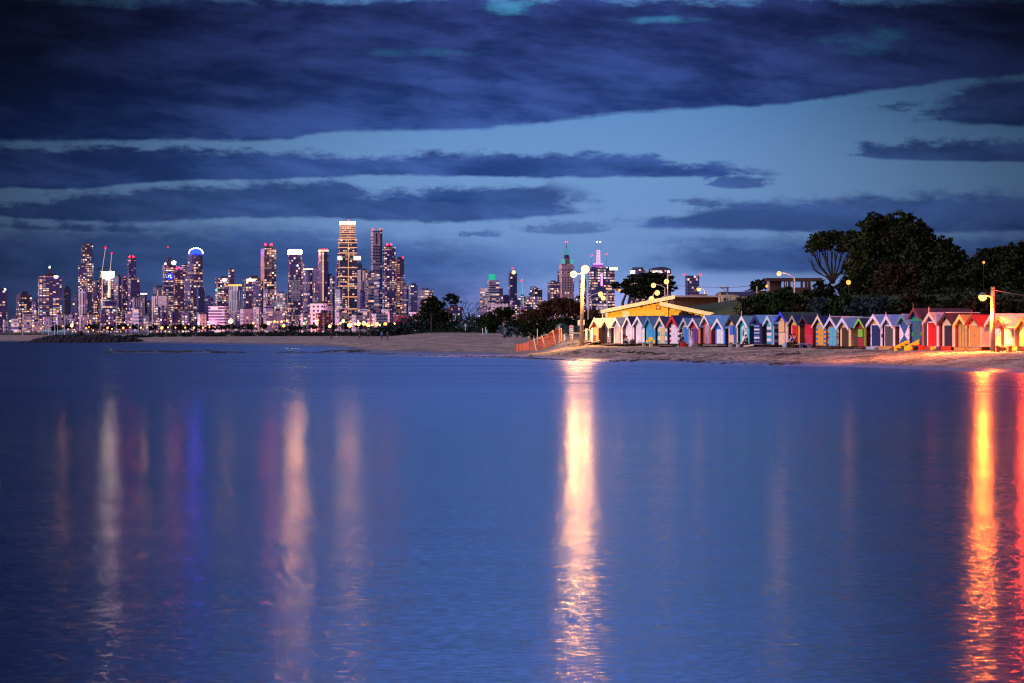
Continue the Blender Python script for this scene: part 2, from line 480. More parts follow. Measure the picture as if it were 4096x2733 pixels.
STY = dict(
    night=dict(wall=(.085,.055,.20), cw=7, ch=6.2, ww=.7, wh=.6, lit=.34),
    dense=dict(wall=(.10,.06,.21), cw=6.5, ch=6, ww=.75, wh=.62, lit=.6),
    dim=dict(wall=(.06,.055,.22), cw=7, ch=6, ww=.75, wh=.6, lit=.12),
    slate=dict(wall=(.13,.12,.34), cw=8, ch=6, ww=.85, wh=.55, lit=.16),
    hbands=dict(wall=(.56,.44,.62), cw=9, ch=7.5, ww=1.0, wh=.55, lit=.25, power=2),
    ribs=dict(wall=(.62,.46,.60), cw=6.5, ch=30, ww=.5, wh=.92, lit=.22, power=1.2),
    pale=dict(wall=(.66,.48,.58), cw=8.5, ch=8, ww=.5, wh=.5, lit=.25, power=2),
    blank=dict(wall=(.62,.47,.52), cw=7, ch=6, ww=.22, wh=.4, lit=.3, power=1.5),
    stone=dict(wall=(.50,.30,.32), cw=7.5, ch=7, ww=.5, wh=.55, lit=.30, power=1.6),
    rows=dict(wall=(.09,.06,.21), cw=7, ch=6.5, ww=.88, wh=.55, lit=.28, rows=.28, power=2.2),
    brick=dict(wall=(.30,.03,.07), cw=8, ch=8.5, ww=.45, wh=.55, lit=.45, power=2),
    glassy=dict(wall=(.06,.09,.20), cw=8, ch=6, ww=.9, wh=.8, lit=.16),
)
dark_roof = paint((.05,.045,.08), .8, .3, .05)
RED, WHITE, AMBER = (1.0, .0015, .006), (1.0, .80, .55), (1.0, .40, .08)

def rect(w, d): return [(-w/2,-d/2),(w/2,-d/2),(w/2,d/2),(-w/2,d/2)]
def ngon(r, n, ry=None): return [(r*math.cos(2*math.pi*k/n), (ry or r)*math.sin(2*math.pi*k/n)) for k in range(n)]
GZ = .9
_tn = [0]

def tower(x0, x1, ytop, style, label, D=9500, yaw=None, r=.8, cat='tower', group=None, name='city_tower', shape='box', plant=True, red=(), parapet=None, **kw):
    """a building of the far skyline spanning bearings x0..x1 with its roof at ytop; returns (empty, footprint width, depth, roof height)"""
    _tn[0] += 1; k = _tn[0]
    rnd = random.Random(k*13)
    if yaw is None: yaw = rnd.choice((-1, 1, 1))*rnd.uniform(14, 34)
    W = (x1-x0)*D/F; a = R(abs(yaw))
    if shape == 'box':
        w_ = W/(math.cos(a)+r*math.sin(a)); d_ = r*w_; poly = rect(w_, d_)
    else:
        w_ = W; d_ = W*r; poly = ngon(W/2, 20, W*r/2)
    c = at((x0+x1)/2, HY, D); zt = zat(ytop, D)-GZ
    o = thing(name, label, cat, (c.x, D, GZ), R(yaw), group)
    p = dict(STY[style]); p.update(kw); p['seed'] = k
    p['cw'] *= rnd.uniform(.65, 1.5); p['ch'] *= rnd.uniform(.8, 1.35); p['lit'] *= rnd.uniform(.75, 1.3)
    if style in ('night', 'dense') and rnd.random() < .35: p['rows'] = p.get('rows', 0)+rnd.uniform(.03, .12)
    MB().prism(poly, 0, zt, 0, capmi=1).build('facade', [facade(**p), dark_roof], o)
    if plant:
        q = MB()
        pw, pd, ph = w_*rnd.uniform(.35, .6), d_*rnd.uniform(.35, .6), rnd.uniform(3, 7)
        ox, oy = (w_-pw)*rnd.uniform(-.3, .3), (d_-pd)*rnd.uniform(-.3, .3)
        q.box(ox-pw/2, ox+pw/2, oy-pd/2, oy+pd/2, zt, zt+ph)
        q.build('plant_room', dark_roof, o)
    if parapet: crown(o, poly, zt, *parapet)
    for (px, h) in red: beacon(o, (px-(x0+x1)/2)*D/F, zt+h, yaw, power=120.0 if len(red) > 1 else 14.0)
    return o, w_, d_, zt

def crown(o, poly, z, h, col, power, grow=1.02):
    cx = sum(p[0] for p in poly)/len(poly); cy = sum(p[1] for p in poly)/len(poly)
    pl = [(cx+(p[0]-cx)*grow, cy+(p[1]-cy)*grow) for p in poly]
    MB().prism(pl, z-h, z+.5).build('crown_light', glow(col, power), o)

def beacon(o, dx, z, yaw, r=2.6, col=RED, power=14.0, name='beacon'):
    a = -R(yaw)
    MB().ball((dx*math.cos(a), dx*math.sin(a), z+r), r, 1).build(name, glow(col, power, 'AUTO' if power > 60 else 'NONE'), o)

def slab(o, w, d, z0, z1, mat, name, off=(0,0)):
    return MB().prism([(p[0]+off[0], p[1]+off[1]) for p in rect(w, d)], z0, z1).build(name, mat, o)

def mast(o, x, y, z0, z1, r=.9, tip=None, mat=None):
    mm = MB().tube([(x,y,z0),(x,y,z1)], [r, r*.5], 6).build('mast', mat or dark_roof, o)
    if tip: MB().ball((x,y,z1+1.6), 2.0, 1).build('beacon', glow(tip, 14.0, 'NONE'), o)
    return mm

def crane(px0, py0, px1, py1, D, label, col=(.55,.5,.5), red=True, light=None):
    """luffing tower crane: mast foot at (px0,py0), jib tip at (px1,py1)"""
    b = at(px0, py0, D); tpt = at(px1, py1, D)
    o = thing('tower_crane', label, 'crane', (b.x, D, GZ), 0, 'luffing tower cranes over the city')
    mt = paint(col, .5, .2, .1) if not light else glow(col, light, 'NONE')  # lit look put into the steel as its own glow
    h = b.z-GZ
    MB().tube([(0,0,0),(0,0,h)], 1.6, 4).build('mast', mt, o)
    L = tpt-b
    j = MB()
    for s in (-1, 1): j.tube([(0,s*1.1,h),(L.x,s*.4,h+L.z)], .8, 4)
    n = 9
    for i in range(n):
        f0, f1 = i/n, (i+1)/n
        j.tube([(L.x*f0,-1.1+.7*f0,h+L.z*f0),(L.x*f1,1.1-.7*f1,h+L.z*f1)], .4, 3)
    j.build('jib', mt, o)
    sx = -1 if L.x >= 0 else 1
    cw = MB().box(sx*10-3.5, sx*10+3.5, -2, 2, h-1, h+5); cw.tube([(0,0,h+1),(sx*11,0,h+2)], 1.0, 4)
    cw.build('counterweight', dark_roof, o)
    if red: MB().ball((L.x, 0, h+L.z+1.5), 2.6, 1).build('beacon', glow(RED, 12.0, 'NONE'), o)
    return o

# ---- left end
o,w_,d_,z = tower(-14, 31, 1163, 'night', 'dark tower with one bright roof lamp at the pier end of the skyline', lit=.22)
beacon(o, 8, z, 0, 3.4, (1.0,.95,.6), 10, 'roof_lamp')
o,w_,d_,z = tower(64, 128, 1179, 'night', 'low dark violet tower with a red-lit core just past the end tower', wall=(.09,.05,.10), lit=.36)
slab(o, w_*.45, d_*.45, z, z+9, dark_roof, 'lift_tower'); mast(o, -4, 0, z, z+36, .5); beacon(o, 6, z-8, 0, 3.0, AMBER, 6, 'roof_lamp')
tower(127, 151, 1207, 'dense', 'narrow low block wedged between the red-lit tower and the broad pyramid-topped tower', D=9700)
o,w_,d_,z = tower(148, 250, 1104, 'dense', 'broad dark tower topped with a small pyramid and a white lamp', yaw=12, rows=.06, lit=.5, plant=False)
MB().prism(rect(30, 22), z, z+7).build('roof_block', dark_roof, o)
MB().prism(rect(15, 13), z+7, z+22, scale=.25).build('pyramid', dark_roof, o)
beacon(o, 0, z+22, 0, 3.2, (1.0,.85,.6), 9, 'roof_lamp')
MB().box(12, 20, -d_/2-1.5, -d_/2-.2, z-7, z+1).build('sign', glow((.8,.7,1.0), 5.0, 'NONE'), o)
tower(254, 285, 1155, 'dim', 'small plain dark blue block right beside the pyramid-topped tower', wall=(.035,.05,.13), lit=.05)
tower(292, 314, 1179, 'dim', 'slim low dark block between the plain blue block and the wavy tower', lit=.2)
# wavy tower
o = thing('city_tower', 'tall dark tower with wavy bulging sides and glittering window streaks', 'tower', (at(349,HY,9500).x, 9500, GZ), R(14))
mb = MB(); zt = zat(977, 9500)-GZ; prev = None
W0 = 66*9500/F
for i in range(13):
    f = i/12; wv = W0*(.93+.045*math.sin(f*9.5+.6)-.03*f)
    pl = rect(wv*.72, wv*.6); zz = zt*f
    if prev: mb.prism(prev[0], prev[1], zz, 0, top=pl, capmi=1)
    prev = (pl, zz)
mb.build('facade', [facade((.05,.045,.12), 6.5, 6.5, .7, .6, .42, 2.6, seed=77), dark_roof], o)
q = MB()
for i in range(6): q.box(-13+i*4.6, -10.6+i*4.6, -8, 8, zt, zt+2+2.5*(i % 2))
q.build('roof_fins', dark_roof, o)
beacon(o, -24, zat(1100, 9500), 0, 2.4, (1.0,.5,.25), 7, 'roof_lamp')
tower(311, 350, 1062, 'dense', 'stepped lower shoulder in front of the wavy tower, thick with warm windows', D=9430, yaw=10)
tower(316, 346, 1156, 'ribs', 'pale ribbed slab at the foot of the wavy tower', D=9300, yaw=-16)
tower(364, 396, 1124, 'night', 'dark block between the wavy tower and the floodlit construction tower', D=9600)
# construction tower
o,w_,d_,z = tower(399, 456, 1112, 'dense', 'tower under construction with a blazing floodlit top under two cranes', yaw=20, plant=False, lit=.5)
cr = MB()
rr = random.Random(5)
for i in range(18):
    xx, yy = rr.uniform(-w_/2, w_/2), rr.uniform(-d_/2, d_/2)
    cr.box(xx-2.2, xx+2.2, yy-2.2, yy+2.2, z, z+rr.uniform(6, 21))
cr.build('scaffold', paint((.5,.42,.3), .8, .3, .2), o)
cr = MB()
for i in range(12):
    xx = -w_/2+w_*(i+.5)/12
    cr.box(xx-1.7, xx+1.7, -d_/2-2.8, -d_/2-.6, z+rr.uniform(-6, 14), z+rr.uniform(15, 19))
cr.box(-w_/2, w_/2, -d_/2-2.9, -d_/2-2.0, z+14, z+15)
cr.build('floodlight', glow((1.0,.78,.55), 42.0), o)
slab(o, 3, 2.5, z-60, z-6, glow((1.0,.62,.3), 3.0, 'NONE'), 'lit_shaft', (2, -d_/2-1.6))
crane(409, 1079, 422, 993, 9450, 'pale lit luffing crane with the taller jib above the construction tower', (.9,.55,.45), light=.9)
crane(441, 1075, 447, 1015, 9450, 'shorter pale lit luffing crane close right of the taller jib', (.9,.55,.45), light=.9)
tower(455, 486, 1107, 'night', 'dark tower directly right of the floodlit construction tower', D=9650, lit=.25)
tower(409, 467, 1200, 'rows', 'broad low block banded with lit rows at the foot of the construction tower', D=9200, ch=8, wh=.5, rows=.45, power=1.6)
tower(484, 513, 1118, 'night', 'dark tower with a single red beacon before the slim twin-beacon tower', D=9600, red=[(499, 3)])
o,w_,d_,z = tower(510, 546, 1035, 'dim', 'slim near-black tower with two red beacons on its flat top', lit=.13, yaw=16, red=[(519, 3), (533, 3)], plant=False)
slab(o, w_*.7, d_*.7, z, z+4, dark_roof, 'plant_room')
tower(513, 562, 1116, 'night', 'wide dark podium tower rising around the foot of the slim twin-beacon tower', D=9450, lit=.25)
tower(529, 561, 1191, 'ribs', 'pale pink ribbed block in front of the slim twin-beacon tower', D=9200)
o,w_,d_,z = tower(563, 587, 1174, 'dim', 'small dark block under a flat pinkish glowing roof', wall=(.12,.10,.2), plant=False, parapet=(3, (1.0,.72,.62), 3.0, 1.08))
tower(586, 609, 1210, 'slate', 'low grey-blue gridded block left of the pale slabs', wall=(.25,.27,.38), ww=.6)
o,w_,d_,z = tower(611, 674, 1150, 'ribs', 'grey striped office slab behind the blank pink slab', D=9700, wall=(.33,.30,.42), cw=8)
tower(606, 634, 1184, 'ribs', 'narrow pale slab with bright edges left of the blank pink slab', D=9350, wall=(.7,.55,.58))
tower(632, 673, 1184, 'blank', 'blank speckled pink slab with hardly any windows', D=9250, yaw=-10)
# lit office tower with needle
o,w_,d_,z = tower(650, 707, 1060, 'rows', 'office tower with solidly lit upper floors and a thin needle mast', yaw=20, rows=.6, lit=.4, power=2.0, plant=False)
MB().prism(rect(24, 20), z, z+22, scale=.35).build('roof_pyramid', dark_roof, o)
mast(o, -5, 0, z+12, z+50, .8, RED)
MB().ball((10, -10, z+6), 6.5, 1, 0, (1.1,.5,1)).build('floodlight', glow((1.0,.85,.7), 14.0), o)
MB().ball((-16, -14, z+3), 3.0, 1).build('floodlight', glow((1.0,.85,.7), 6.0, 'NONE'), o)
lg = MB(); lg.yprism([(9*math.cos(k*math.pi/10), 9*math.sin(k*math.pi/10)) for k in range(20)], -1, 0)
lo = lg.build('sign', glow((.01,.03,1.0), 3.0, 'NONE'), o, (-3, -d_/2-1.2, z-34))
sw = MB().tube([(-5,-1.3,-2),(-3.5,-1.3,3),(0,-1.3,4.5),(3,-1.3,2.5),(1,-1.3,0),(2,-1.3,-3),(5,-1.3,-4)], .9, 5)
sw.build('emblem', glow((1.0,1.0,1.0), 3.0, 'NONE'), lo)
# red-beacon tower & dome tower
tower(726, 762, 1062, 'rows', 'lit-rowed block squeezed against the left side of the dome-topped tower', D=9800, rows=.35)
o,w_,d_,z = tower(750, 811, 1017, 'rows', 'round dark tower capped with a glowing blue and white dome', D=9700, shape='round', rows=.12, lit=.22, plant=False)
R0 = w_/2
pr = [(R0*.9*math.cos(a), R0*.9*math.sin(a)) for a in np.linspace(0, 2*math.pi, 24, endpoint=False)]
dm = MB(); prevr, prevz = .86, z
for i in range(1, 6):
    a = i/5*math.pi/2*.8; rr_, zz_ = .86*math.cos(a), z+14*math.sin(a)
    dm.prism(ngon(R0*prevr, 20), prevz, zz_, top=ngon(R0*rr_, 20)); prevr, prevz = rr_, zz_
dm.build('dome', glow((.001,.0035,1.0), 48.0), o)
rg = MB()
for i in range(11):
    a = math.pi*i/10
    rg.ball((R0*.92*math.cos(a), -R0*.5, z+3+14.5*math.sin(a)), 2.3, 1)
rg.build('dome_light', glow((.75,.85,1.0), 7.0, 'NONE'), o)
o,w_,d_,z = tower(693, 745, 1082, 'dense', 'dark maroon tower crowned with a cluster of red beacons', D=9350, wall=(.10,.03,.09), yaw=14, red=[(708, 3), (716, 6), (723, 3)], plant=False, lit=.5, warm=.8)
tower(738, 773, 1105, 'night', 'dark purple tower between the red-crowned tower and the dome-topped tower', D=9300, lit=.25)
tower(786, 819, 1152, 'dim', 'plain dark blue slab with a thin pale roof line below the domed tower', D=9250, wall=(.04,.05,.15), lit=.04)
tower(818, 852, 1190, 'slate', 'low grey-blue block right of the domed tower', D=9600)
o,w_,d_,z = tower(859, 915, 1113, 'night', 'dark stepped tower with a big orange floodlight near its roof', yaw=22, lit=.45, rows=.08)
beacon(o, 2, z-9, 22, 4.0, AMBER, 9, 'roof_lamp'); MB().ball((4, -d_/2-2, z-6), 4.6, 1).build('roof_lamp', glow((1.0,.55,.25), 50.0), o)
MB().ball((-w_/2-2, -8, z-34), 3.0, 1).build('roof_lamp', glow((.05,1.0,.25), 4.0), o)
tower(912, 938, 1079, 'night', 'slim dark tower standing behind the orange-capped slab', D=9800, lit=.35)
o,w_,d_,z = tower(914, 966, 1139, 'ribs', 'grey ribbed slab with an orange-lit cap', D=9250, wall=(.33,.33,.42), yaw=-24, plant=False, parapet=(4, (1.0,.28,.06), 3.0))
tower(890, 922, 1228, 'hbands', 'small pale banded block left of the white-striped flats', D=8900)
tower(836, 914, 1226, 'hbands', 'long low block of flats striped with white balcony bands', D=8800, wall=(.72,.60,.64), yaw=-14, ch=9, lit=.3)
tower(790, 826, 1258, 'pale', 'small bright cream building beside the white-striped flats', D=8700, lit=.5)
o,w_,d_,z = tower(970, 1041, 1112, 'dense', 'broad dark tower with a bright row of windows under its roof', D=9700, yaw=18, rows=.05, lit=.34)
MB().box(-w_*.45, w_*.3, -d_/2-.8, -d_/2-.1, z-11, z-3).build('lit_floor', glow((1.0,.72,.45), 2.2, 'NONE'), o)
tower(1011, 1053, 1126, 'night', 'dark flat-topped tower tucked before the broad one with the bright top row', D=9450, lit=.35)
tower(960, 1011, 1237, 'pale', 'low pale block with a grid of small dark windows near the brightest street lamp', D=8900)
# pink-faced tower
o,w_,d_,z = tower(1043, 1105, 995, 'dense', 'tall dark tower with a pink lit left face and red beacons on a stepped crown', yaw=26, lit=.42, plant=False, wall=(.05,.04,.11))
slab(o, w_*.55, d_*.55, z, z+9, dark_roof, 'plant_room')
beacon(o, -9, z+9, 26, 3.0, RED, 120.0); beacon(o, 8, z+9, 26, 3.0, RED, 120.0)
MB().box(-w_/2-.9, -w_/2-.1, -d_*.45, d_*.45, 20, z-2).build('lit_edge', facade((.62,.26,.24), 4, 6, .5, .6, .6, 1.4, seed=311), o)
tower(1055, 1105, 1158, 'dense', 'gridded grey residential block at the foot of the pink-faced tower', D=9200, wall=(.28,.25,.36), cw=6, ww=.7)
tower(1104, 1148, 1173, 'dense', 'gridded residential block with a white edge right of the pink-faced tower', D=9250, wall=(.36,.32,.42), cw=6, ww=.7)
# bright crown tower
o,w_,d_,z = tower(1151, 1207, 1019, 'night', 'dark tower crowned with a wide blazing amber light band', yaw=12, lit=.28, plant=False)
crown(o, rect(w_, d_), z+12, 10.5, (1.0,.46,.18), 150.0, 1.05)
slab(o, w_*.9, d_*.9, z+12.6, z+15, dark_roof, 'roof_slab')
MB().ball((6, -d_/2-1.5, z-32), 2.6, 1).build('roof_lamp', glow((.5,.9,1.0), 7.0, 'NONE'), o)
MB().box(-w_*.4, w_*.42, -d_/2-1.2, -d_/2-.1, 90, 150).build('pale_panel', facade((.4,.36,.44), 4, 6, .5, .6, .1, 1.4, seed=99), o)
tower(1204, 1218, 1050, 'night', 'thin dark annex against the right side of the amber-crowned tower', D=9600)
tower(1212, 1253, 1076, 'night', 'dark curved tower with a white roof line and warm vertical edge lights', shape='round', r=.8, D=9400, lit=.35, parapet=(2, WHITE, 2.5), plant=False)
tower(1256, 1277, 1073, 'night', 'slim dark tower left of the dark cylinder', D=9800)
o,w_,d_,z = tower(1273, 1314, 1001, 'night', 'slender dark cylinder with a warm lit seam and small red lights around its top', shape='round', r=1.0, lit=.22, parapet=(4, (1.0,.62,.36), 2.2), plant=False)
slab(o, 2.0, 1.5, 10, z-6, glow((1.0,.5,.22), 1.6, 'NONE'), 'lit_seam', (4, -w_/2))
for dxx in (-10, -3, 4, 11): beacon(o, dxx, z, 0, 1.7)
tower(1309, 1339, 1104, 'dim', 'dark blue block between the dark cylinder and the banded supertall', lit=.2)

# ---- the banded supertall
o = thing('city_skyscraper', 'tallest tower of the skyline, ringed with bright horizontal light bands', 'skyscraper', (at(1390,HY,9500).x, 9500, GZ), R(10))
sc = 9500/F
def W_(a): return a*sc
z_at = lambda py: zat(py, 9500)-GZ
secs = [(1330, 1042, 78, .42), (1042, 1026, 74, .3), (1026, 957, 76, .3), (957, 889, 62, .25)]
mbx = MB()
for (ya, yb, wd, lt) in secs: mbx.prism(rect(W_(wd)*.9, W_(wd)*.75), z_at(ya) if ya < 1330 else 0, z_at(yb), 0, capmi=1)
mbx.build('facade', [facade((.05,.045,.11), 7, 6, .75, .6, .36, 2.6, seed=201), dark_roof], o)
bands = [(889,62),(895,62),(902,62),(908,62),(916,62),(924,62),(931,62),(940,62),(950,62),(958,77),(972,77),(991,77),(1013,77),(1071,77),(1107,78),(1145,78),(1188,78),(1236,78)]
for (yy, wd) in bands:
    MB().prism(rect(W_(wd)*.9+1.2, W_(wd)*.75+1.2), z_at(yy)-1.5, z_at(yy)+1.1).build('light_band', glow((1.0,.46,.26), 1.05, 'NONE') if yy > 900 else glow((1.0,.48,.25), 72.0), o)
MB().box(-1, 1, -W_(77)*.75/2-1.4, -W_(77)*.75/2-.3, 40, z_at(960)).build('lit_seam', glow((1.0,.5,.3), .8, 'NONE'), o)
for xx, ww_ in ((-32, 12), (14, 22)):
    MB().box(xx, xx+ww_, -W_(76)*.75/2-5, -W_(76)*.75/2+6, z_at(1042), z_at(1025)).build('glowing_box', glow((1.0,.42,.14), 1.5), o)
    MB().box(xx+3, xx+ww_-3, -W_(76)*.75/2-6.5, -W_(76)*.75/2-5.2, z_at(1039), z_at(1028)).build('lit_floor', glow((1.0,.75,.45), 22.0), o)
beacon(o, 3, z_at(889), 10, 3.4, RED, 18)
tower(1344, 1356, 1052, 'dim', 'thin dark edge tower showing past the left side of the banded supertall', D=9800, plant=False)
tower(1340, 1373, 1158, 'dense', 'low gridded block in front of the foot of the banded supertall', D=9150, wall=(.2,.17,.3))
tower(1424, 1449, 1056, 'dim', 'plain dark slab behind the right side of the banded supertall', D=9850, wall=(.05,.07,.17), lit=.05)
tower(1430, 1474, 1081, 'ribs', 'pale ribbed tower between the banded supertall and the tall pale-ticked tower', D=9700, wall=(.45,.36,.48))
tower(1433, 1462, 1168, 'dim', 'rounded violet-blue block before the pale ribbed tower', D=9200, shape='round', wall=(.14,.10,.32), lit=.12)
# pale-ticked tall tower
o,w_,d_,z = tower(1483, 1528, 924, 'hbands', 'second tallest tower, pale ticked on its left face with red lights on top', yaw=24, r=.62, plant=False, wall=(.30,.25,.36), cw=12, ch=7, ww=.78, wh=.5, lit=.10, power=1.5)
MB().box(-w_*.44, w_*.3, -d_/2-1.3, -d_/2-.1, z-44, z-4).build('pale_panel', paint((.5,.42,.42), .5, .3, .1), o)
MB().box(-w_*.2, -w_*.06, -d_/2-1.9, -d_/2-1.4, z-38, z-7).build('dark_slot', dark_roof, o)
MB().box(w_*.3, w_*.51, -d_/2-1.6, d_/2+.4, 0, z+4).build('dark_spine', facade((.03,.03,.09), 7, 7, .7, .5, .1, 2, seed=41), o)
for dxx in (-13, -8, 10, 15): beacon(o, dxx, z+2, 24, 2.0)
tower(1462, 1502, 1093, 'hbands', 'dark horizontally louvred block standing before the pale-ticked tower', D=9250, wall=(.24,.22,.34), ch=6, lit=.3)
tower(1496, 1520, 1095, 'hbands', 'narrow dark louvred slab at the foot of the pale-ticked tower', D=9200, wall=(.18,.17,.28), ch=6)
tower(1531, 1582, 989, 'dense', 'dark broad-shouldered tower with two red beacons right of the pale-ticked tower', yaw=18, red=[(1550, 4), (1564, 4)], lit=.42, plant=True)
o,w_,d_,z = tower(1581, 1617, 1035, 'dense', 'dark red-windowed tower with one red beacon on its right corner', yaw=14, wall=(.10,.03,.08), red=[(1612, 1)], warm=.9)
tower(1600, 1621, 1124, 'night', 'slim dark block stepping down from the red-windowed tower', D=9600)
tower(1608, 1634, 1142, 'dense', 'lower speckled block at the end of the tall cluster', D=9300)
crane(1625, 1168, 1635, 1124, 9500, 'small dark crane standing at the end of the tall cluster', (.5,.55,.75), red=False)
tower(1637, 1671, 1141, 'slate', 'stubby rounded violet block right of the small dark crane', lit=.3, wall=(.16,.14,.32))
tower(1673, 1732, 1160, 'rows', 'low maroon block with a lit top floor behind the dark beach tree', wall=(.14,.06,.16), rows=.2)
# low foreground buildings
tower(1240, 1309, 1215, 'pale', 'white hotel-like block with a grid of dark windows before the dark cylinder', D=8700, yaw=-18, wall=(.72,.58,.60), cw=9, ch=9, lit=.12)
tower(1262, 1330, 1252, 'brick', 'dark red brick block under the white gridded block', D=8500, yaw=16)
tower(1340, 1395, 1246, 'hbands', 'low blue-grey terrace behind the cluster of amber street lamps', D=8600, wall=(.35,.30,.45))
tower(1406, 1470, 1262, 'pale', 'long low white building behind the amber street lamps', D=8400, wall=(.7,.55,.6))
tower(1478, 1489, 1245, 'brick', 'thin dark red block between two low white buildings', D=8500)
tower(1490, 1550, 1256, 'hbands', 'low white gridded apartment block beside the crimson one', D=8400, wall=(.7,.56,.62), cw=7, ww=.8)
tower(1552, 1574, 1246, 'stone', 'small violet block left of the crimson one', D=8600, wall=(.35,.2,.4))
tower(1574, 1644, 1262, 'brick', 'wide crimson building just left of the dune scrub', D=8300, yaw=-12, wall=(.42,.02,.08))
tower(1640, 1702, 1250, 'hbands', 'low pale banded building behind the dune scrub', D=8700, wall=(.5,.42,.55), lit=.5)
tower(1202, 1243, 1254, 'pale', 'small bright cream terrace lit warm from the street', D=8500, lit=.6, warm=.8)
# ---- east of the gap
o,w_,d_,z = tower(1950, 1997, 1121, 'hbands', 'stepped pale-banded tower with a glowing green sign on top', D=9400, yaw=14, wall=(.36,.36,.46), lit=.4, plant=False)
MB().box(-13, 4, -4, 4, z, z+17).build('sign', glow((.04,.62,.40), .8), o)
tower(1921, 2012, 1153, 'hbands', 'wide pale-banded shoulder block below the green sign', D=9600, wall=(.40,.38,.48), lit=.4)
o,w_,d_,z = tower(2034, 2068, 1094, 'dim', 'lone slim dark tower with an orange-lit top in the gap of the skyline', yaw=18, wall=(.06,.055,.14), lit=.06, plant=False)
MB().prism(ngon(9, 8), z, z+7).build('roof_block', dark_roof, o)
MB().ball((0, -8, z+3), 6, 1).build('roof_lamp', glow((1.0,.45,.15), 5.0, 'NONE'), o); mast(o, 0, 0, z+7, z+14, .8, RED)
tower(2000, 2042, 1185, 'night', 'dark block between the pale slab and the lone slim tower', lit=.3)
tower(1963, 2041, 1215, 'blank', 'pinkish-white slab pierced by a regular grid of small windows', D=8800, yaw=-8, cw=9, ch=9, ww=.4, wh=.4, lit=.0)
tower(2038, 2082, 1200, 'dense', 'dark lit-windowed block right of the pinkish-white slab', D=9200)
crane(2093, 1196, 2087, 1124, 9400, 'luffing crane lit turquoise and white', (.10,.85,.70), light=.9)
tower(2074, 2104, 1186, 'rows', 'small white-lit block at the foot of the turquoise crane', D=9500, rows=.4)
o,w_,d_,z = tower(2121, 2169, 1160, 'glassy', 'slant-topped blue glass tower under a thin crane', yaw=20, plant=False)
MB().prism([(-w_/2,-d_/2),(w_/2,-d_/2),(w_/2,d_/2),(-w_/2,d_/2)], z, z+10, top=[(-w_/2,-d_/2),(-w_/2+6,-d_/2),(-w_/2+6,d_/2),(-w_/2,d_/2)]).build('slanted_roof', facade((.06,.09,.20), 8, 6, .9, .8, .1, 2, seed=8), o)
crane(2133, 1180, 2146, 1126, 9350, 'thin grey crane against the slant-topped glass tower', (.4,.45,.6), red=False)
tower(2103, 2166, 1186, 'dense', 'broad dark purple block glittering with windows under the slant-topped tower', D=9200, wall=(.06,.04,.16))
tower(2070, 2120, 1262, 'rows', 'low blue-lit block at the foot of the cranes', D=8800, wall=(.1,.1,.3))
tower(2190, 2233, 1127, 'night', 'dark square tower left of the pink stone tower', D=9500, lit=.5)
tower(2230, 2236, 1085, 'dim', 'very thin black slab between the dark square tower and the pink stone tower', D=9700, plant=False)
o,w_,d_,z = tower(2236, 2296, 1056, 'stone', 'pink stone tower with turquoise-lit corners and a latticed spire', yaw=16, plant=False)
for sx in (-1, 1):
    MB().prism([(sx*w_*.34+p[0], -d_*.3+p[1]) for p in rect(9, 9)], z, z+14).build('corner_turret', glow((.13,.55,.62), .75), o)
slab(o, w_*.55, d_*.55, z, z+16, STY and paint((.35,.2,.25), .6, .2, .1), 'crown_block')
MB().prism(rect(15, 13), z+16, z+26, scale=.7).build('crown_cap', dark_roof, o)
lt_ = MB()
for sx in (-4, 4):
    for sy in (-4, 4): lt_.tube([(sx,sy,z+26),(sx*.6,sy*.6,z+46)], 1.2, 4)
for i in range(5): lt_.box(-4.5+.3*i, 4.5-.3*i, -4.5, 4.5, z+27+i*4, z+28.5+i*4)
lt_.build('lattice', glow((.10,.45,.48), .7, 'NONE'), o)
mast(o, 0, 0, z+46, z+62, 1.0, RED)
tower(2298, 2340, 1190, 'dim', 'low dark block behind the beach lamp post', D=9600, lit=.3)
tower(2316, 2346, 1114, 'stone', 'slim pinkish block directly behind the beach lamp post', D=9700, wall=(.3,.2,.28), lit=.3)
o,w_,d_,z = tower(2354, 2458, 1069, 'rows', 'huge dark slab tower with a violet-lit crown and a pink lattice mast', yaw=10, rows=.10, lit=.45, plant=False, wall=(.06,.055,.17))
MB().prism([(p[0]-10, p[1]) for p in rect(30, 22)], z, z+7).build('violet_crown', glow((.42,.08,.62), .9), o)
MB().prism([(p[0]-10, p[1]) for p in rect(25, 18)], z+7, z+11).build('crown_block', glow((.75,.45,.9), 1.2, 'NONE'), o)
lm = MB()
for sx in (-5, 5): lm.tube([(-10+sx,-4,z+11),(-10+sx*.8,-4,z+50)], 1.0, 4)
for i in range(9): lm.box(-15, -5, -5, -3, z+12+i*4.3, z+14.3+i*4.3)
lm.build('lattice_mast', glow((1.0,.45,.65), 1.5, 'NONE'), o)
for sx in (-14.5, -5): mast(o, sx, -4, z+50, z+71, .5, (.8,.9,1.0))
for sx, hh in ((-30, 32), (14, 36)): mast(o, sx, -4, z, z+hh, .4, RED)
MB().box(18, 42, -d_/2-1, -d_/2-.1, z-9, z-1).build('roof_floodlight', glow((1.0,.82,.5), 3.0, 'NONE'), o)
MB().box(-8, -2, -d_/2-1, -d_/2-.1, z-55, z-18).build('violet_strip', glow((.8,.35,1.0), 1.6, 'NONE'), o)
tower(2390, 2450, 1215, 'rows', 'lower lit-rowed block at the foot of the huge violet-crowned slab', D=9200, wall=(.1,.09,.22), rows=.3)
o,w_,d_,z = tower(2519, 2583, 1078, 'night', 'maroon block with a white glowing sign above the flat-topped pine', wall=(.10,.05,.12), yaw=-12, plant=False)
slab(o, w_*.7, d_*.7, z, z+6, dark_roof, 'plant_room')
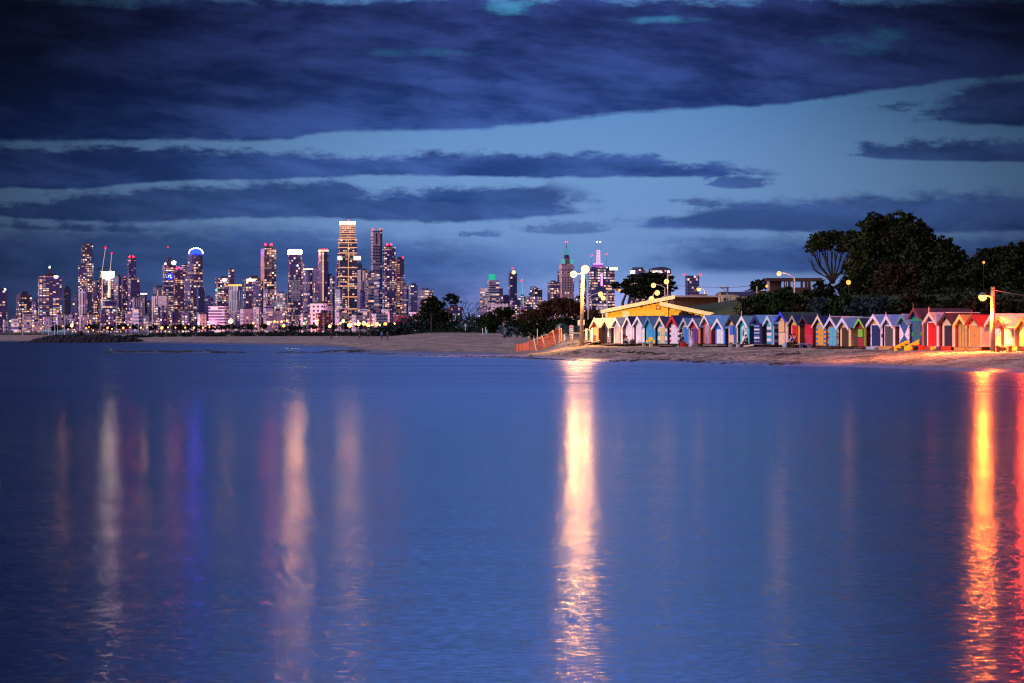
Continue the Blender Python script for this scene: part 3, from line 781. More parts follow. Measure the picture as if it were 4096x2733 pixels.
MB().box(-w_/2+1, -w_/2+15, -d_/2-1, -d_/2-.1, z-12, z-3).build('sign', glow((1.0,.95,.9), 3.0, 'NONE'), o)
o,w_,d_,z = tower(2596, 2683, 1078, 'night', 'maroon block with a low curved roof and a lit name sign', wall=(.10,.045,.11), yaw=8, plant=False, lit=.14)
MB().yprism([(-w_/2,z),(w_/2,z),(w_*.3,z+5),(0,z+7),(-w_*.3,z+5)], -d_/2, d_/2).build('curved_roof', dark_roof, o)
tx = bpy.data.curves.new('sign_text', 'FONT'); tx.body = 'SOFITEL'; tx.size = 8.5; tx.extrude = .3; tx.align_x = 'CENTER'
to = bpy.data.objects.new('sign_text', tx); COL.objects.link(to); to.parent = o
to.location = (-11, -d_/2-.6, z-10); to.rotation_euler = (R(90), 0, 0); tx.materials.append(glow((1.0,.9,.75), 3.0, 'NONE'))
bpy.context.view_layer.update()
_tm = bpy.data.meshes.new_from_object(to.evaluated_get(bpy.context.evaluated_depsgraph_get()))
to2 = bpy.data.objects.new('sign_lettering', _tm); COL.objects.link(to2); to2.parent = o; to2.location = to.location; to2.rotation_euler = to.rotation_euler
bpy.data.objects.remove(to)
MB().box(18, 24, -d_/2-1, -d_/2-.1, z-10, z-4).build('sign', glow((.9,.9,1.0), 2.5, 'NONE'), o)
o,w_,d_,z = tower(2742, 2796, 1103, 'night', 'lone gridded tower with a red beacon on each top corner behind the long flat-roofed building', yaw=10, wall=(.16,.11,.22), cw=9, ch=9, ww=.8, wh=.75, lit=.12, plant=False)
beacon(o, -24, z, 10, 3.0); beacon(o, 24, z, 10, 3.0)

# ---- anonymous low-rise filling the foot of the skyline
def clear_of(px): return not (1880 < px < 1915)
lab = 'low dark mid-rise block with scattered warm windows at the foot of the skyline'
rr = random.Random(21)
px = 12
while px < 1735:
    wd = rr.uniform(18, 40); yt = rr.uniform(1222, 1272) if px > 150 else rr.uniform(1256, 1290)
    tower(px, px+wd, yt, rr.choice(('night','dense','dense','night','hbands','pale','slate')), lab, D=rr.uniform(8950, 9150), group='mid-rise blocks at the foot of the skyline', cat='building', name='midrise_block', lit=.42)
    px += wd+rr.uniform(-2, 14)
for a, bb, yt in ((1745,1800,1240),(1790,1850,1228),(1915,1962,1230),(2085,2150,1226),(2180,2240,1215),(2240,2300,1205),(2300,2345,1222),(2345,2392,1232),(2448,2500,1230)):
    tower(a, bb, yt, rr.choice(('night','dense','rows')), lab, D=rr.uniform(8900, 9100), group='mid-rise blocks at the foot of the skyline', cat='building', name='midrise_block', lit=.42)

# street glow between the blocks: added pink and amber lights without fittings
for i, px in enumerate(range(255, 1720, 105)):
    l = bpy.data.lights.new('street_glow', 'POINT'); l.energy = 4*math.pi*15000*(.6+.8*random.Random(i).random()); l.shadow_soft_size = 8
    l.color = (1.0, .26, .55) if i % 3 else (1.0, .42, .18)
    lo = bpy.data.objects.new('street_glow', l); COL.objects.link(lo); lo.location = at(px, HY, 8600+60*(i % 3))+Vector((0, 0, 24))
# ------------------------------------------------------------------ bathing huts
WHT=(.78,.74,.74); CRM=(.76,.62,.42); YEL=(.80,.52,.07); RDD=(.55,.02,.03); CRI=(.50,.012,.05); NVY=(.012,.018,.11); BLU=(.03,.20,.60)
LBL=(.17,.40,.72); TEA=(.04,.42,.52); GBL=(.12,.20,.34); DRK=(.02,.015,.03); PNK=(.80,.66,.76); SAL=(.80,.46,.38); PUR=(.09,.03,.26)
BRN=(.07,.025,.018); ORA=(.80,.33,.05); GRN=(.10,.45,.06); DGN=(.025,.05,.045); MAR=(.16,.02,.04); LIL=(.62,.58,.78); SKY=(.10,.45,.75); PCH=(.80,.52,.33); CHA=(.10,.085,.12)
TRQ=(.04,.50,.58)
HUT_YAW = math.atan2(HUT_B.y-HUT_A.y, HUT_B.x-HUT_A.x)
bearer = paint((.035,.02,.015), .85, .4, 3)
hut_pos = {}

def roof_mat(c): return paint(c, .6, .35, 1.5, .22, True)

def hut(k, px, ry, wpx, label, front, side=None, roof=LBL, trim=WHT, gable=None, doors=(), patches=(), sstripes=(), depth=2.5, finial=None, steps=(), barge=.2, frame=None, shutter=None, gpatch=(), over=.3, ridge_cap=None, side_boards=.16, fboards=.16, extra=None):
    P = hut_point(px); D = P.y; s = F/D; u = (px-HX)/F
    W = wpx/(s*(.278+.96*u)); h = W/2
    zs = min(ground_at(P.x, D), ground_at(P.x+2, D))
    o = thing('bathing_hut', label, 'bathing hut', (P.x, D, zs), HUT_YAW+R(1.8*math.sin(k*2.7)), 'painted bathing huts along the beach')
    hut_pos[k] = (P.x, D, zs, W)
    H = zat(ry, D)-zs-.05; f0 = .26; rise = .31*W; He = H-rise
    X = lambda a: a*h
    Z = lambda a: f0+a*(He-f0)
    sl = rise/h
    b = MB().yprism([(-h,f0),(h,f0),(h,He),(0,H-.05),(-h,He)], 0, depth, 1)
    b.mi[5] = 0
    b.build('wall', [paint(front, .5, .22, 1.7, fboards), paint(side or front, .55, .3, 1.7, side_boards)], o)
    r = MB(); ov = .2
    for sx in (-1, 1):
        pl = [(0,H),(sx*(h+ov),He-ov*sl),(sx*(h+ov),He-ov*sl+.06),(0,H+.07)]
        r.yprism(pl if sx < 0 else pl[::-1], -over, depth+.15)
    rm = r.build('roof', roof_mat(roof), o)
    if ridge_cap: MB().box(-.09,.09,-over+.02,depth+.15,H+.05,H+.11).build('ridge_cap', paint(ridge_cap, .5, .2, 3), rm)
    bt = paint(trim, .5, .2, 2)
    for sx in (-1, 1):
        pl = [(0,H-barge-.02),(0,H+.10),(sx*(h+ov+.04),He-(ov+.04)*sl+.09),(sx*(h+ov+.04),He-(ov+.04)*sl-barge*.75)]
        MB().yprism(pl if sx > 0 else pl[::-1], -over-.05, -over-.005).build('bargeboard', bt, o)
    if gable:
        MB().yprism([(-h*.86,He+.02),(h*.86,He+.02),(0,H-.22)], -.03, -.004).build('gable_panel', paint(gable, .5, .25, 2, .14), o)
    for (x0,x1,z0,z1,c) in gpatch:
        MB().box(X(x0),X(x1),-.05,-.031,He+z0*rise,He+z1*rise).build('gable_mark', paint(c,.5,.2,2), o)
    for (x0,x1,z0,z1,c) in doors:
        d = MB().box(X(x0),X(x1),-.045,-.004,Z(z0),Z(z1)).build('door', paint(c, .45, .22, 2.2, .25 if x1-x0 > .5 else 0, True), o)
        MB().box(X(x1)-.14,X(x1)-.09,-.075,-.046,Z(.46),Z(.52)).build('handle', paint((.06,.05,.05), .4, .1, 4), d)
    if frame:
        x0 = min(d[0] for d in doors)-.10; x1 = max(d[1] for d in doors)+.10; z1 = max(d[3] for d in doors)
        f = MB()
        f.box(X(x0),X(x0+.085),-.06,-.003,f0,Z(z1)+.06); f.box(X(x1-.085),X(x1),-.06,-.003,f0,Z(z1)+.06); f.box(X(x0+.085),X(x1-.085),-.058,-.003,Z(z1)+.005,Z(z1)+.075)
        f.build('door_frame', paint(frame, .5, .2, 2), o)
    if shutter:
        x0,x1,z0,z1,c = shutter
        q = MB().box(X(x0),X(x1),-.06,-.004,Z(z0),Z(z1)).build('shutter', paint(c,.5,.2,2), o)
        MB().box(X(x0)-.03,X(x1)+.03,-.03,-.003,Z(z0)-.04,Z(z1)+.03).build('shutter_frame', paint(DRK,.5,.2,2), q)
    if patches:
        cols = []; q = MB()
        for (x0,x1,z0,z1,c) in patches:
            if c not in cols: cols.append(c)
            q.box(X(x0),X(x1),-.022,-.003,Z(z0),Z(z1),cols.index(c))
        q.build('painted_boards', [paint(c,.5,.25,2,.16) for c in cols], o)
    if sstripes:
        cols = []; q = MB()
        for (z0,z1,c) in sstripes:
            if c not in cols: cols.append(c)
            q.box(h+.002,h+.02,.02,depth-.02,Z(z0),Z(z1),cols.index(c))
        q.build('side_stripes', [paint(c,.5,.25,2,.16) for c in cols], o)
    if finial: MB().tube([(0,-over-.03,H-.1),(0,-over-.03,H+finial)], [.04,.022], 6).build('finial', bt, o)
    q = MB().box(-h-.03,h+.03,.0,depth,f0-.10,f0)
    for sx in (-h+.12, h-.12):
        for yy in (.15, depth*.5, depth-.15): q.box(sx-.09,sx+.09,yy-.09,yy+.09,-.4,f0-.10)
    q.box(-h+.02,h-.02,.2,.26,-.3,f0-.1); q.box(h-.1,h-.04,.24,depth-.2,-.3,f0-.1)
    q.build('base', bearer, o)
    for (x0,x1,y0,z1,c) in steps:
        MB().box(X(x0),X(x1),-y0,-y0*.15,-.2,z1).build('step', paint(c,.6,.3,2,.12), o)
    if extra: extra(o, X, Z, h, He, H, rise)
    return o

def stripes_v(x0,x1,z0,z1,n,a,b):
    return [(x0+(x1-x0)*i/n, x0+(x1-x0)*(i+1)/n, z0, z1, a if i % 2 else b) for i in range(n)]
def stripes_h(x0,x1,z0,z1,cols):
    n = len(cols); return [(x0,x1,z0+(z1-z0)*i/n,z0+(z1-z0)*(i+1)/n,c) for i,c in enumerate(cols)]
def both(l): return list(l)+[(-x1,-x0,z0,z1,c) for (x0,x1,z0,z1,c) in l]
def star(o, X, Z, h, He, H, rise):
    q = MB(); pts = []
    for i in range(14):
        a = 2*math.pi*i/14; r_ = (.46 if i % 2 == 0 else .2)
        pts.append((X(.3)+r_*.8*math.cos(a), Z(.52)+r_*math.sin(a)))
    q.yprism(pts, -.04, -.006); q.build('star', paint(WHT,.5,.1,2), o)
    dr = MB().box(X(-.84),X(-.80),-.62,-.02,.27,Z(.98)).build('door', paint((.05,.02,.02),.6,.3,2), o)
    MB().box(X(-.85),X(-.79),-.70,-.621,.27,Z(.99)).build('door_edge', paint((.62,.5,.42),.5,.3,2), dr)
def vents(o, X, Z, h, He, H, rise):
    q = MB()
    for i in range(3): q.box(X(.02-.02*i),X(.2+.05*i),-.04,-.004,He+rise*(.28-.2*i),He+rise*(.36-.2*i))
    q.build('vent', paint((.25,.12,.25),.5,.2,2), o)
def swing(o, X, Z, h, He, H, rise):
    c, z = X(-.2), Z(.62)
    MB().yprism([(c-.24,z-.28),(c,z-.42),(c+.24,z-.28),(c+.2,z+.05),(c,z+.35),(c-.2,z+.05)], -.07, -.048).build('painted_motif', paint((.02,.16,.19),.5,.3,5), o)
    for (a, b_) in ((.1,.84),(.34,.92),(.5,.8),(.42,.68),(.18,.7),(.3,.8)):
        MB().yprism([(X(a)-.09,Z(b_)),(X(a),Z(b_)-.07),(X(a)+.1,Z(b_)+.03),(X(a),Z(b_)+.06)], -.065, -.048).build('painted_bird', paint(DRK,.5,.1,3), o)
def glyphs(o, X, Z, h, He, H, rise):
    q = MB()
    for i in range(6):
        z0 = He+rise*(.06+.12*i); q.box(X(.06+.07*(i % 2)),X(.30-.06*(i % 3)),-.05,-.031,z0,z0+.05); q.box(X(.12+.1*(i % 2)),X(.18+.1*(i % 2)),-.05,-.031,z0,z0+.10)
    q.build('gable_mark', paint(DRK,.5,.1,3), o)
def hourglass(o, X, Z, h, He, H, rise):
    for s in (-1, 1):
        p = [(X(s*.95),Z(.16)),(X(s*.04),Z(.5)),(X(s*.95),Z(.95))]
        MB().yprism(p if s < 0 else p[::-1], -.06, -.046).build('painted_triangle', paint(PNK,.5,.15,2), o)
    for s in (-1, 1):
        for zz in (.3,.8): MB().box(X(s*.95)-.12,X(s*.95)+.12,-.075,-.061,Z(zz)-.025,Z(zz)+.025).build('hinge', paint(DRK,.4,.1,3), o)
def letter_rect(o, X, Z, h, He, H, rise):
    pass
def triangle_gable(o, X, Z, h, He, H, rise):
    MB().yprism([(-h*.36,He+rise*.38),(h*.36,He+rise*.38),(0,He+rise*.8)], -.05, -.032).build('gable_mark', paint(WHT if front_white[0] else BLU,.5,.2,2), o)
front_white = [True]

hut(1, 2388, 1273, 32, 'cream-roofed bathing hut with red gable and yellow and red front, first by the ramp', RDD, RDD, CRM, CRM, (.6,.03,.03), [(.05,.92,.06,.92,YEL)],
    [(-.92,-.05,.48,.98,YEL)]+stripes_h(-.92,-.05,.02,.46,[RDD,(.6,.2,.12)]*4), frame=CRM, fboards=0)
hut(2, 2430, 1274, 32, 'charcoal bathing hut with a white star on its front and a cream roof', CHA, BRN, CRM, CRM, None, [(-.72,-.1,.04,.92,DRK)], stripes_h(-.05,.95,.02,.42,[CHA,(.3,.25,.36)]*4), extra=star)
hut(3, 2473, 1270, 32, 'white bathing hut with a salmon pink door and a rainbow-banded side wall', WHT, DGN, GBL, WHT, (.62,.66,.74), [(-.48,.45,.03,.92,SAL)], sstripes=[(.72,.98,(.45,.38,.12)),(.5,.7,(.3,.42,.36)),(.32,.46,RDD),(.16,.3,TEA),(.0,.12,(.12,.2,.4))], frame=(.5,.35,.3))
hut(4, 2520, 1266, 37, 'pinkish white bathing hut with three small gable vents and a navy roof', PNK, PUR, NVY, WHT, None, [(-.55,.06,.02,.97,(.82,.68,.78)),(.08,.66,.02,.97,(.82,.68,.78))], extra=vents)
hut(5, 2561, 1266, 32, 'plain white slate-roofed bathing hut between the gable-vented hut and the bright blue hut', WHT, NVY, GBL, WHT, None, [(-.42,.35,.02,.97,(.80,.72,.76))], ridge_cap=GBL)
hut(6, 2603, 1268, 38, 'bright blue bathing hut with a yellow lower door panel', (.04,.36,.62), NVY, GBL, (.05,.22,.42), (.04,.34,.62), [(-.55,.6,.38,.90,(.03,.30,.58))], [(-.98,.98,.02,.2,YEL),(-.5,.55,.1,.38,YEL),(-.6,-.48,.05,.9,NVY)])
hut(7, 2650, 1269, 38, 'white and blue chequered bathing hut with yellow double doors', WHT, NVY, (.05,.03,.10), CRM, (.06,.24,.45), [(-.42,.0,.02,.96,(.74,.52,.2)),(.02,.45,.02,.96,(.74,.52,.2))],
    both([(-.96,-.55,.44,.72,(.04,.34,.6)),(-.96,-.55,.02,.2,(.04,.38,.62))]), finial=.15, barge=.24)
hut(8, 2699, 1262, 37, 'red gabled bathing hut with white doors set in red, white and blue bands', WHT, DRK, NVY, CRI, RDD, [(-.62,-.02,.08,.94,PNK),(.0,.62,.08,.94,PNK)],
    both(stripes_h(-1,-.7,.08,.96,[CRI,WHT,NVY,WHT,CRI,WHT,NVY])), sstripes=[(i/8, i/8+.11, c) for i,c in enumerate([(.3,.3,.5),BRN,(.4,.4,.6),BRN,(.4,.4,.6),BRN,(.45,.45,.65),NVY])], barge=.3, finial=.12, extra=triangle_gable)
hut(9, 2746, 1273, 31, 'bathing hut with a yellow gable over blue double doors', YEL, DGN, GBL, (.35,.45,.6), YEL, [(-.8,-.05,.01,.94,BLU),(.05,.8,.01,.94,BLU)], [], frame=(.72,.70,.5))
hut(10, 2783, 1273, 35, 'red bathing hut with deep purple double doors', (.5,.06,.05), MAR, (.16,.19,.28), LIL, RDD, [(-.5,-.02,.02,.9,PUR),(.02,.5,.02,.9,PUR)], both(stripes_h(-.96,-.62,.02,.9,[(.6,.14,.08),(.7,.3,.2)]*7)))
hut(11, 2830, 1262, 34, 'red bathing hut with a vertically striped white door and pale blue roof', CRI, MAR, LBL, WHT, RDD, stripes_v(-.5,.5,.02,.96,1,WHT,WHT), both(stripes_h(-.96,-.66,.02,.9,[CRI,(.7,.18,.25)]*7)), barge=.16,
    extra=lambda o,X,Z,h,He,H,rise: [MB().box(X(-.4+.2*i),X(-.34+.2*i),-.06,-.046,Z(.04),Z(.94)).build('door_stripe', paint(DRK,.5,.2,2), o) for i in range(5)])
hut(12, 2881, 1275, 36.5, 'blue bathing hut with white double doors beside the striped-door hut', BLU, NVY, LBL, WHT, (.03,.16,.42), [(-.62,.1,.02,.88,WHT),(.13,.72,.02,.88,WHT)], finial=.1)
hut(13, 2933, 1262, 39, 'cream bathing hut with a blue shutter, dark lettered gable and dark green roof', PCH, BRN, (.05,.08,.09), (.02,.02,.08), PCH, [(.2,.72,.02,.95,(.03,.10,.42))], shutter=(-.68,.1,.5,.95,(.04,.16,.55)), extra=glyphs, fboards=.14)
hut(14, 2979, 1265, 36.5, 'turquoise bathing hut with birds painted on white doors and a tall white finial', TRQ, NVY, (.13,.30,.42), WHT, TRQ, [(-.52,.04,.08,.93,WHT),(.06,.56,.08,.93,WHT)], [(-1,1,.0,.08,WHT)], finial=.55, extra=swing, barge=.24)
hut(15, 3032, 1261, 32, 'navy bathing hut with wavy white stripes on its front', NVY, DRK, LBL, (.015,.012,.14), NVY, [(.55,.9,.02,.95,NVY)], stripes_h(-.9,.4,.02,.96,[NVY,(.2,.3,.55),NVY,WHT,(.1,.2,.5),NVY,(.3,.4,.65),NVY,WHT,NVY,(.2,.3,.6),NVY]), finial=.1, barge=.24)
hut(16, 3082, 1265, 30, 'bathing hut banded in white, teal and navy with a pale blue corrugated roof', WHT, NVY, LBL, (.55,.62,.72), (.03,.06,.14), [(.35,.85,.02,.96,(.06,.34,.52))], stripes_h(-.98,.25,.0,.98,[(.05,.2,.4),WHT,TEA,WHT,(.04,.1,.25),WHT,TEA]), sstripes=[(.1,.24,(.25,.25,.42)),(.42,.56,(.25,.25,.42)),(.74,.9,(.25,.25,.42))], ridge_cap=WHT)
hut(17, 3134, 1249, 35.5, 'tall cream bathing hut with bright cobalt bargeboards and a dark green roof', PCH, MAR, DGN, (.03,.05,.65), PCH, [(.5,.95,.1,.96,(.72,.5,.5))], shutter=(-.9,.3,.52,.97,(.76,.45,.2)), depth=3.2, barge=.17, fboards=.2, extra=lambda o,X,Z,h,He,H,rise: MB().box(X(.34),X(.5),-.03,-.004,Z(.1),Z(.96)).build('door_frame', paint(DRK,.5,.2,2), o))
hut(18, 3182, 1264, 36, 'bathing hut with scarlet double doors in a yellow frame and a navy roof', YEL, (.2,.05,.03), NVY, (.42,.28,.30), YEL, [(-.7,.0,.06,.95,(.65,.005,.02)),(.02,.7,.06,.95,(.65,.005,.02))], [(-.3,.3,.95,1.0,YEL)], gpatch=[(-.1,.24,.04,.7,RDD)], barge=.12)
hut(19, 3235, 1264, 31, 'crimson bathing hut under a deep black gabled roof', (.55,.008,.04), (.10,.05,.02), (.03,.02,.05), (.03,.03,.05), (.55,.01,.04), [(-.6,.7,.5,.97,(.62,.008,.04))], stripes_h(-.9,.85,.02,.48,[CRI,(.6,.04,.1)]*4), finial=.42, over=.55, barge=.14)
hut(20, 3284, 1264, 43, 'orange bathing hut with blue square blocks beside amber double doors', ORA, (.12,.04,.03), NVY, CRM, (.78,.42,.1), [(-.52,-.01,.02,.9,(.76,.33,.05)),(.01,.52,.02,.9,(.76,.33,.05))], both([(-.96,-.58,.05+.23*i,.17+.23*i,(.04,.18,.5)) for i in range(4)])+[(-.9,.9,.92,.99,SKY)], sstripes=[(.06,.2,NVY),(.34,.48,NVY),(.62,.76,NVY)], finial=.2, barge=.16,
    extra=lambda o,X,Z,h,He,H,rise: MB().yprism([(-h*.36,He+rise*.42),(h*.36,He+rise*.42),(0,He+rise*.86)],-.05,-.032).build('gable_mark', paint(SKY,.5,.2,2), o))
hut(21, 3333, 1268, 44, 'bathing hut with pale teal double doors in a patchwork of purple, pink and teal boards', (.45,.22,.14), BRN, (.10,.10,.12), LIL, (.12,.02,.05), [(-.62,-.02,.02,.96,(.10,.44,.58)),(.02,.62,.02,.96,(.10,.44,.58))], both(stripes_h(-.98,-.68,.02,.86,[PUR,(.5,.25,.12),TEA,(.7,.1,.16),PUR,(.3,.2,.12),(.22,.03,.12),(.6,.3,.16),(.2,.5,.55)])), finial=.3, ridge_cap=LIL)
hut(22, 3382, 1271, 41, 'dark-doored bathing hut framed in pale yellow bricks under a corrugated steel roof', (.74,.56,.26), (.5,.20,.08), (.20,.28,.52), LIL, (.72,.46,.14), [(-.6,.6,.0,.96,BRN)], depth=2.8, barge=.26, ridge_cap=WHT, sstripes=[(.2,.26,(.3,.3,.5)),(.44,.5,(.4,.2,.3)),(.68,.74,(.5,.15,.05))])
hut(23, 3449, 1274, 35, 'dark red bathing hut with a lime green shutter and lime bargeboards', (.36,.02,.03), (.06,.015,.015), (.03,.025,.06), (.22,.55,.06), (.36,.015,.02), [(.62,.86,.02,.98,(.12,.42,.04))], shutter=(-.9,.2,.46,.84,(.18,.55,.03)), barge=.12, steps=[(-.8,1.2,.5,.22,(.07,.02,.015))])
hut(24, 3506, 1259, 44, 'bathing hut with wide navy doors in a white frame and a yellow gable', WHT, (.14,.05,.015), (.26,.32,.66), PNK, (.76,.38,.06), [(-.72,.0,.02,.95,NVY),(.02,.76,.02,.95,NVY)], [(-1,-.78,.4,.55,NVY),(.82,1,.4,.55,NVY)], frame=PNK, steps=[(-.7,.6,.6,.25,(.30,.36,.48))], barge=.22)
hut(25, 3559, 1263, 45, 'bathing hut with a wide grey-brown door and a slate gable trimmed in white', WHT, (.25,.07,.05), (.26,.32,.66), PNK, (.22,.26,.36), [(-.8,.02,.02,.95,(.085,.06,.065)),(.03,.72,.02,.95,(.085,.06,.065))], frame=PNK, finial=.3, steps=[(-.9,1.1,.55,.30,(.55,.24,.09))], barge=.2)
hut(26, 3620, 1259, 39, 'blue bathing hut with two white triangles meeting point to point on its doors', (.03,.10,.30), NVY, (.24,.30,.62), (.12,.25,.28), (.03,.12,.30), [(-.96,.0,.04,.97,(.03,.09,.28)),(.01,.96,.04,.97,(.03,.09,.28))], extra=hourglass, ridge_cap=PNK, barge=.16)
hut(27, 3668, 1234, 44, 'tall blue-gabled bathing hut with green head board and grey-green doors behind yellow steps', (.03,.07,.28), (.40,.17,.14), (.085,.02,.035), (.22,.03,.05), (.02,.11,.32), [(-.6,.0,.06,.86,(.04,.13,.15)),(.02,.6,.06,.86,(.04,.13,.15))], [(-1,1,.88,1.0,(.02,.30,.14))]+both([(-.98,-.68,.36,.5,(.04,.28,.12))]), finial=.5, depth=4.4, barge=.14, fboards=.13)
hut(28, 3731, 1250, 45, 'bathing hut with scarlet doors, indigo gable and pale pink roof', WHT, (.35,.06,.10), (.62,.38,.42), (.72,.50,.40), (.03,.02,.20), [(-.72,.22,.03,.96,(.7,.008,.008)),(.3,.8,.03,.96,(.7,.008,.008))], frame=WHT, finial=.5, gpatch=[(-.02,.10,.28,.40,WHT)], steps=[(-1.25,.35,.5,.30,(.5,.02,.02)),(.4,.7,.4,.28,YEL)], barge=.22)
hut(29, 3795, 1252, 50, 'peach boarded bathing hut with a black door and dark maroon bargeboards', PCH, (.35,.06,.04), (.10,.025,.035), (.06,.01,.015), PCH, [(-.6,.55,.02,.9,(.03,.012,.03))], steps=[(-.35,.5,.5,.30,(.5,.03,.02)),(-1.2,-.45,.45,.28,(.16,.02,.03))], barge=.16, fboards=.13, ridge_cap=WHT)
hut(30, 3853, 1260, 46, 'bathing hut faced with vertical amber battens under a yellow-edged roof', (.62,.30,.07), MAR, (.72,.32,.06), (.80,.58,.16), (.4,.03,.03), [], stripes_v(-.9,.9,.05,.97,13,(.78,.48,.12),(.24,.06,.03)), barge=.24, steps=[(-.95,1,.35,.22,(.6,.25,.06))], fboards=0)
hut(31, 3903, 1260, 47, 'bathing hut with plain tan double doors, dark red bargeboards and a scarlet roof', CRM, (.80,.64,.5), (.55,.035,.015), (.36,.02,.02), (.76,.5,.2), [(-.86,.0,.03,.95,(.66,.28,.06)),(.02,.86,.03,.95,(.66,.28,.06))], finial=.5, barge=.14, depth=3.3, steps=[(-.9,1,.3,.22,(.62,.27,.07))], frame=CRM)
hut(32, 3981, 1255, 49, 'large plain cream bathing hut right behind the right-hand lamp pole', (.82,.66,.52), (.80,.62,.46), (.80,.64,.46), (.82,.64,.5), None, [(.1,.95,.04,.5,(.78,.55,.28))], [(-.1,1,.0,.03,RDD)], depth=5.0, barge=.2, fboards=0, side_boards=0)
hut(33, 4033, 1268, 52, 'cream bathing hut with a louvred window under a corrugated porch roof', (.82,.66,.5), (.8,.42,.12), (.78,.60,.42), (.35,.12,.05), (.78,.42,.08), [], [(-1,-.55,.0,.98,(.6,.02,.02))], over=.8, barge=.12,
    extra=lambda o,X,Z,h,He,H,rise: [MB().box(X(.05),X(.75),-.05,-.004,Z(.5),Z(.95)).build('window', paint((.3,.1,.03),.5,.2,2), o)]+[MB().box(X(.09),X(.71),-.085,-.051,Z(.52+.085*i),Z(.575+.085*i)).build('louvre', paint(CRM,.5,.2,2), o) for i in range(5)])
hut(34, 4103, 1268, 52, 'amber timber bathing hut cut off by the right edge of the picture', (.76,.40,.10), (.7,.3,.08), (.7,.5,.3), (.3,.08,.03), ORA, [(-.3,.6,.03,.95,(.6,.25,.06))], steps=[(-1.6,.2,.8,.35,(.62,.26,.07))])

# ---- furniture on the sand in front of the huts
def in_front(k, along, out):
    x, y, z, W = hut_pos[k]
    c, s = math.cos(HUT_YAW), math.sin(HUT_YAW)
    X_, Y_ = x+c*along+s*out, y+s*along-c*out
    return Vector((X_, Y_, ground_at(X_, Y_)))

def bench(k, along, out, L, col, label, legcol=None, h=.42):
    p = in_front(k, along, out)
    o = thing('beach_bench', label, 'bench', p, HUT_YAW, 'low benches in front of the huts')
    MB().box(-L/2, L/2, -.2, .2, h-.07, h).build('seat', paint(col,.6,.3,3), o)
    for sx in (-1, 1):
        MB().box(sx*L*.42-.05, sx*L*.42+.05, -.16, .16, -.2, h-.07).build('leg', paint(legcol or col,.6,.3,3), o)
    return o
bench(6, 1.9, 1.0, 2.6, (.06,.38,.62), 'blue bench on pale legs before the blue and yellow hut', CRM)
bench(10, 1.8, .9, 2.0, (.30,.26,.2), 'weathered grey bench between the purple-doored hut and the striped-door hut')
bench(14, .2, 1.1, 2.4, (.10,.10,.12), 'dark bench before the turquoise hut', (.6,.6,.62))
bench(20, -1.2, 1.0, 2.4, (.12,.14,.34), 'slate blue box bench left of the orange hut', h=.45)
bench(28, -1.6, .7, 1.8, (.5,.03,.02), 'red bench at the left of the scarlet-doored hut near the yellow steps')
bench(33, 1.8, 1.2, 2.6, (.62,.25,.06), 'amber plank bench at the far right edge below the cream porch hut')

def pallet(k, along, out, w_, d_, h, col, label, n=5):
    p = in_front(k, along, out)
    o = thing('timber_deck', label, 'deck', p, HUT_YAW, 'low timber decks before the huts')
    q = MB()
    for i in range(n): q.box(-w_/2, w_/2, -d_/2+d_*i/n, -d_/2+d_*(i+.85)/n, h-.05, h)
    q.build('deck_boards', paint(col,.7,.35,3), o)
    for sx in (-.45, 0, .45): MB().box(sx*w_-.05, sx*w_+.05, -d_/2, d_/2, -.25, h-.055).build('bearer', bearer, o)
pallet(1, 0, .75, 3.4, 1.3, .34, (.34,.2,.13), 'timber deck in front of the first hut with the cream roof')
pallet(3, .2, .8, 3.6, 1.2, .20, (.42,.28,.18), 'low worn deck before the salmon-doored hut')
pallet(4, .6, .8, 4.4, 1.1, .26, (.40,.24,.15), 'long low deck before the two plain white huts')
pallet(8, .8, .8, 4.2, 1.0, .14, (.22,.12,.14), 'thin dark boardwalk before the red-gabled banded hut')
pallet(12, .4, .7, 4.0, 1.0, .18, (.42,.36,.32), 'pale low deck before the blue hut with white doors')
pallet(16, .0, .8, 2.2, .9, .32, (.16,.16,.26), 'slate crate-like deck before the teal banded hut')
pallet(21, .6, .8, 4.0, 1.0, .18, (.08,.05,.05), 'near-black low deck before the patchwork hut')

p = in_front(2, -1.3, 1.7)
o = thing('boarding_ramp', 'sloping plank ramp leading up to the star-painted hut', 'ramp', p, HUT_YAW)
for sy in (-.45, .45): MB().tube([(-.9,sy-.5,.02),(.8,sy+.6,.5)], .06, 4).build('rail', paint((.6,.45,.35),.6,.3,3), o)
q = MB()
for i in range(4): q.box(-.6+.4*i-.05, -.6+.4*i+.05, -.75+.27*i, .2+.27*i, .08+.12*i, .11+.12*i)
q.build('treads', paint((.6,.45,.35),.6,.3,3), o)

p = in_front(27, -.2, .55)
o = thing('wooden_steps', 'yellow-sided wooden steps before the tall blue-gabled hut', 'steps', p, HUT_YAW)
for sx in (-1, 1):
    q = MB(); x0 = sx*1.05
    vs = [(x0-.06,-.9,-.1),(x0-.06,-.9,.28),(x0-.06,.35,.85),(x0-.06,.35,.5),(x0-.06,-.55,-.1)]
    vs2 = [(x0+.06, v[1], v[2]) for v in vs]
    q.add(vs+vs2, [(0,1,2,3,4),(9,8,7,6,5)]+[(i,5+i,5+(i+1)%5,(i+1)%5) for i in range(5)])
    q.build('side_board', paint((.82,.62,.06),.5,.2,2), o)
for i in range(3): MB().box(-.98, .98, -.75+.36*i, -.4+.36*i, .13+.17*i, .18+.17*i).build('tread', paint((.12,.14,.05),.6,.3,3), o)

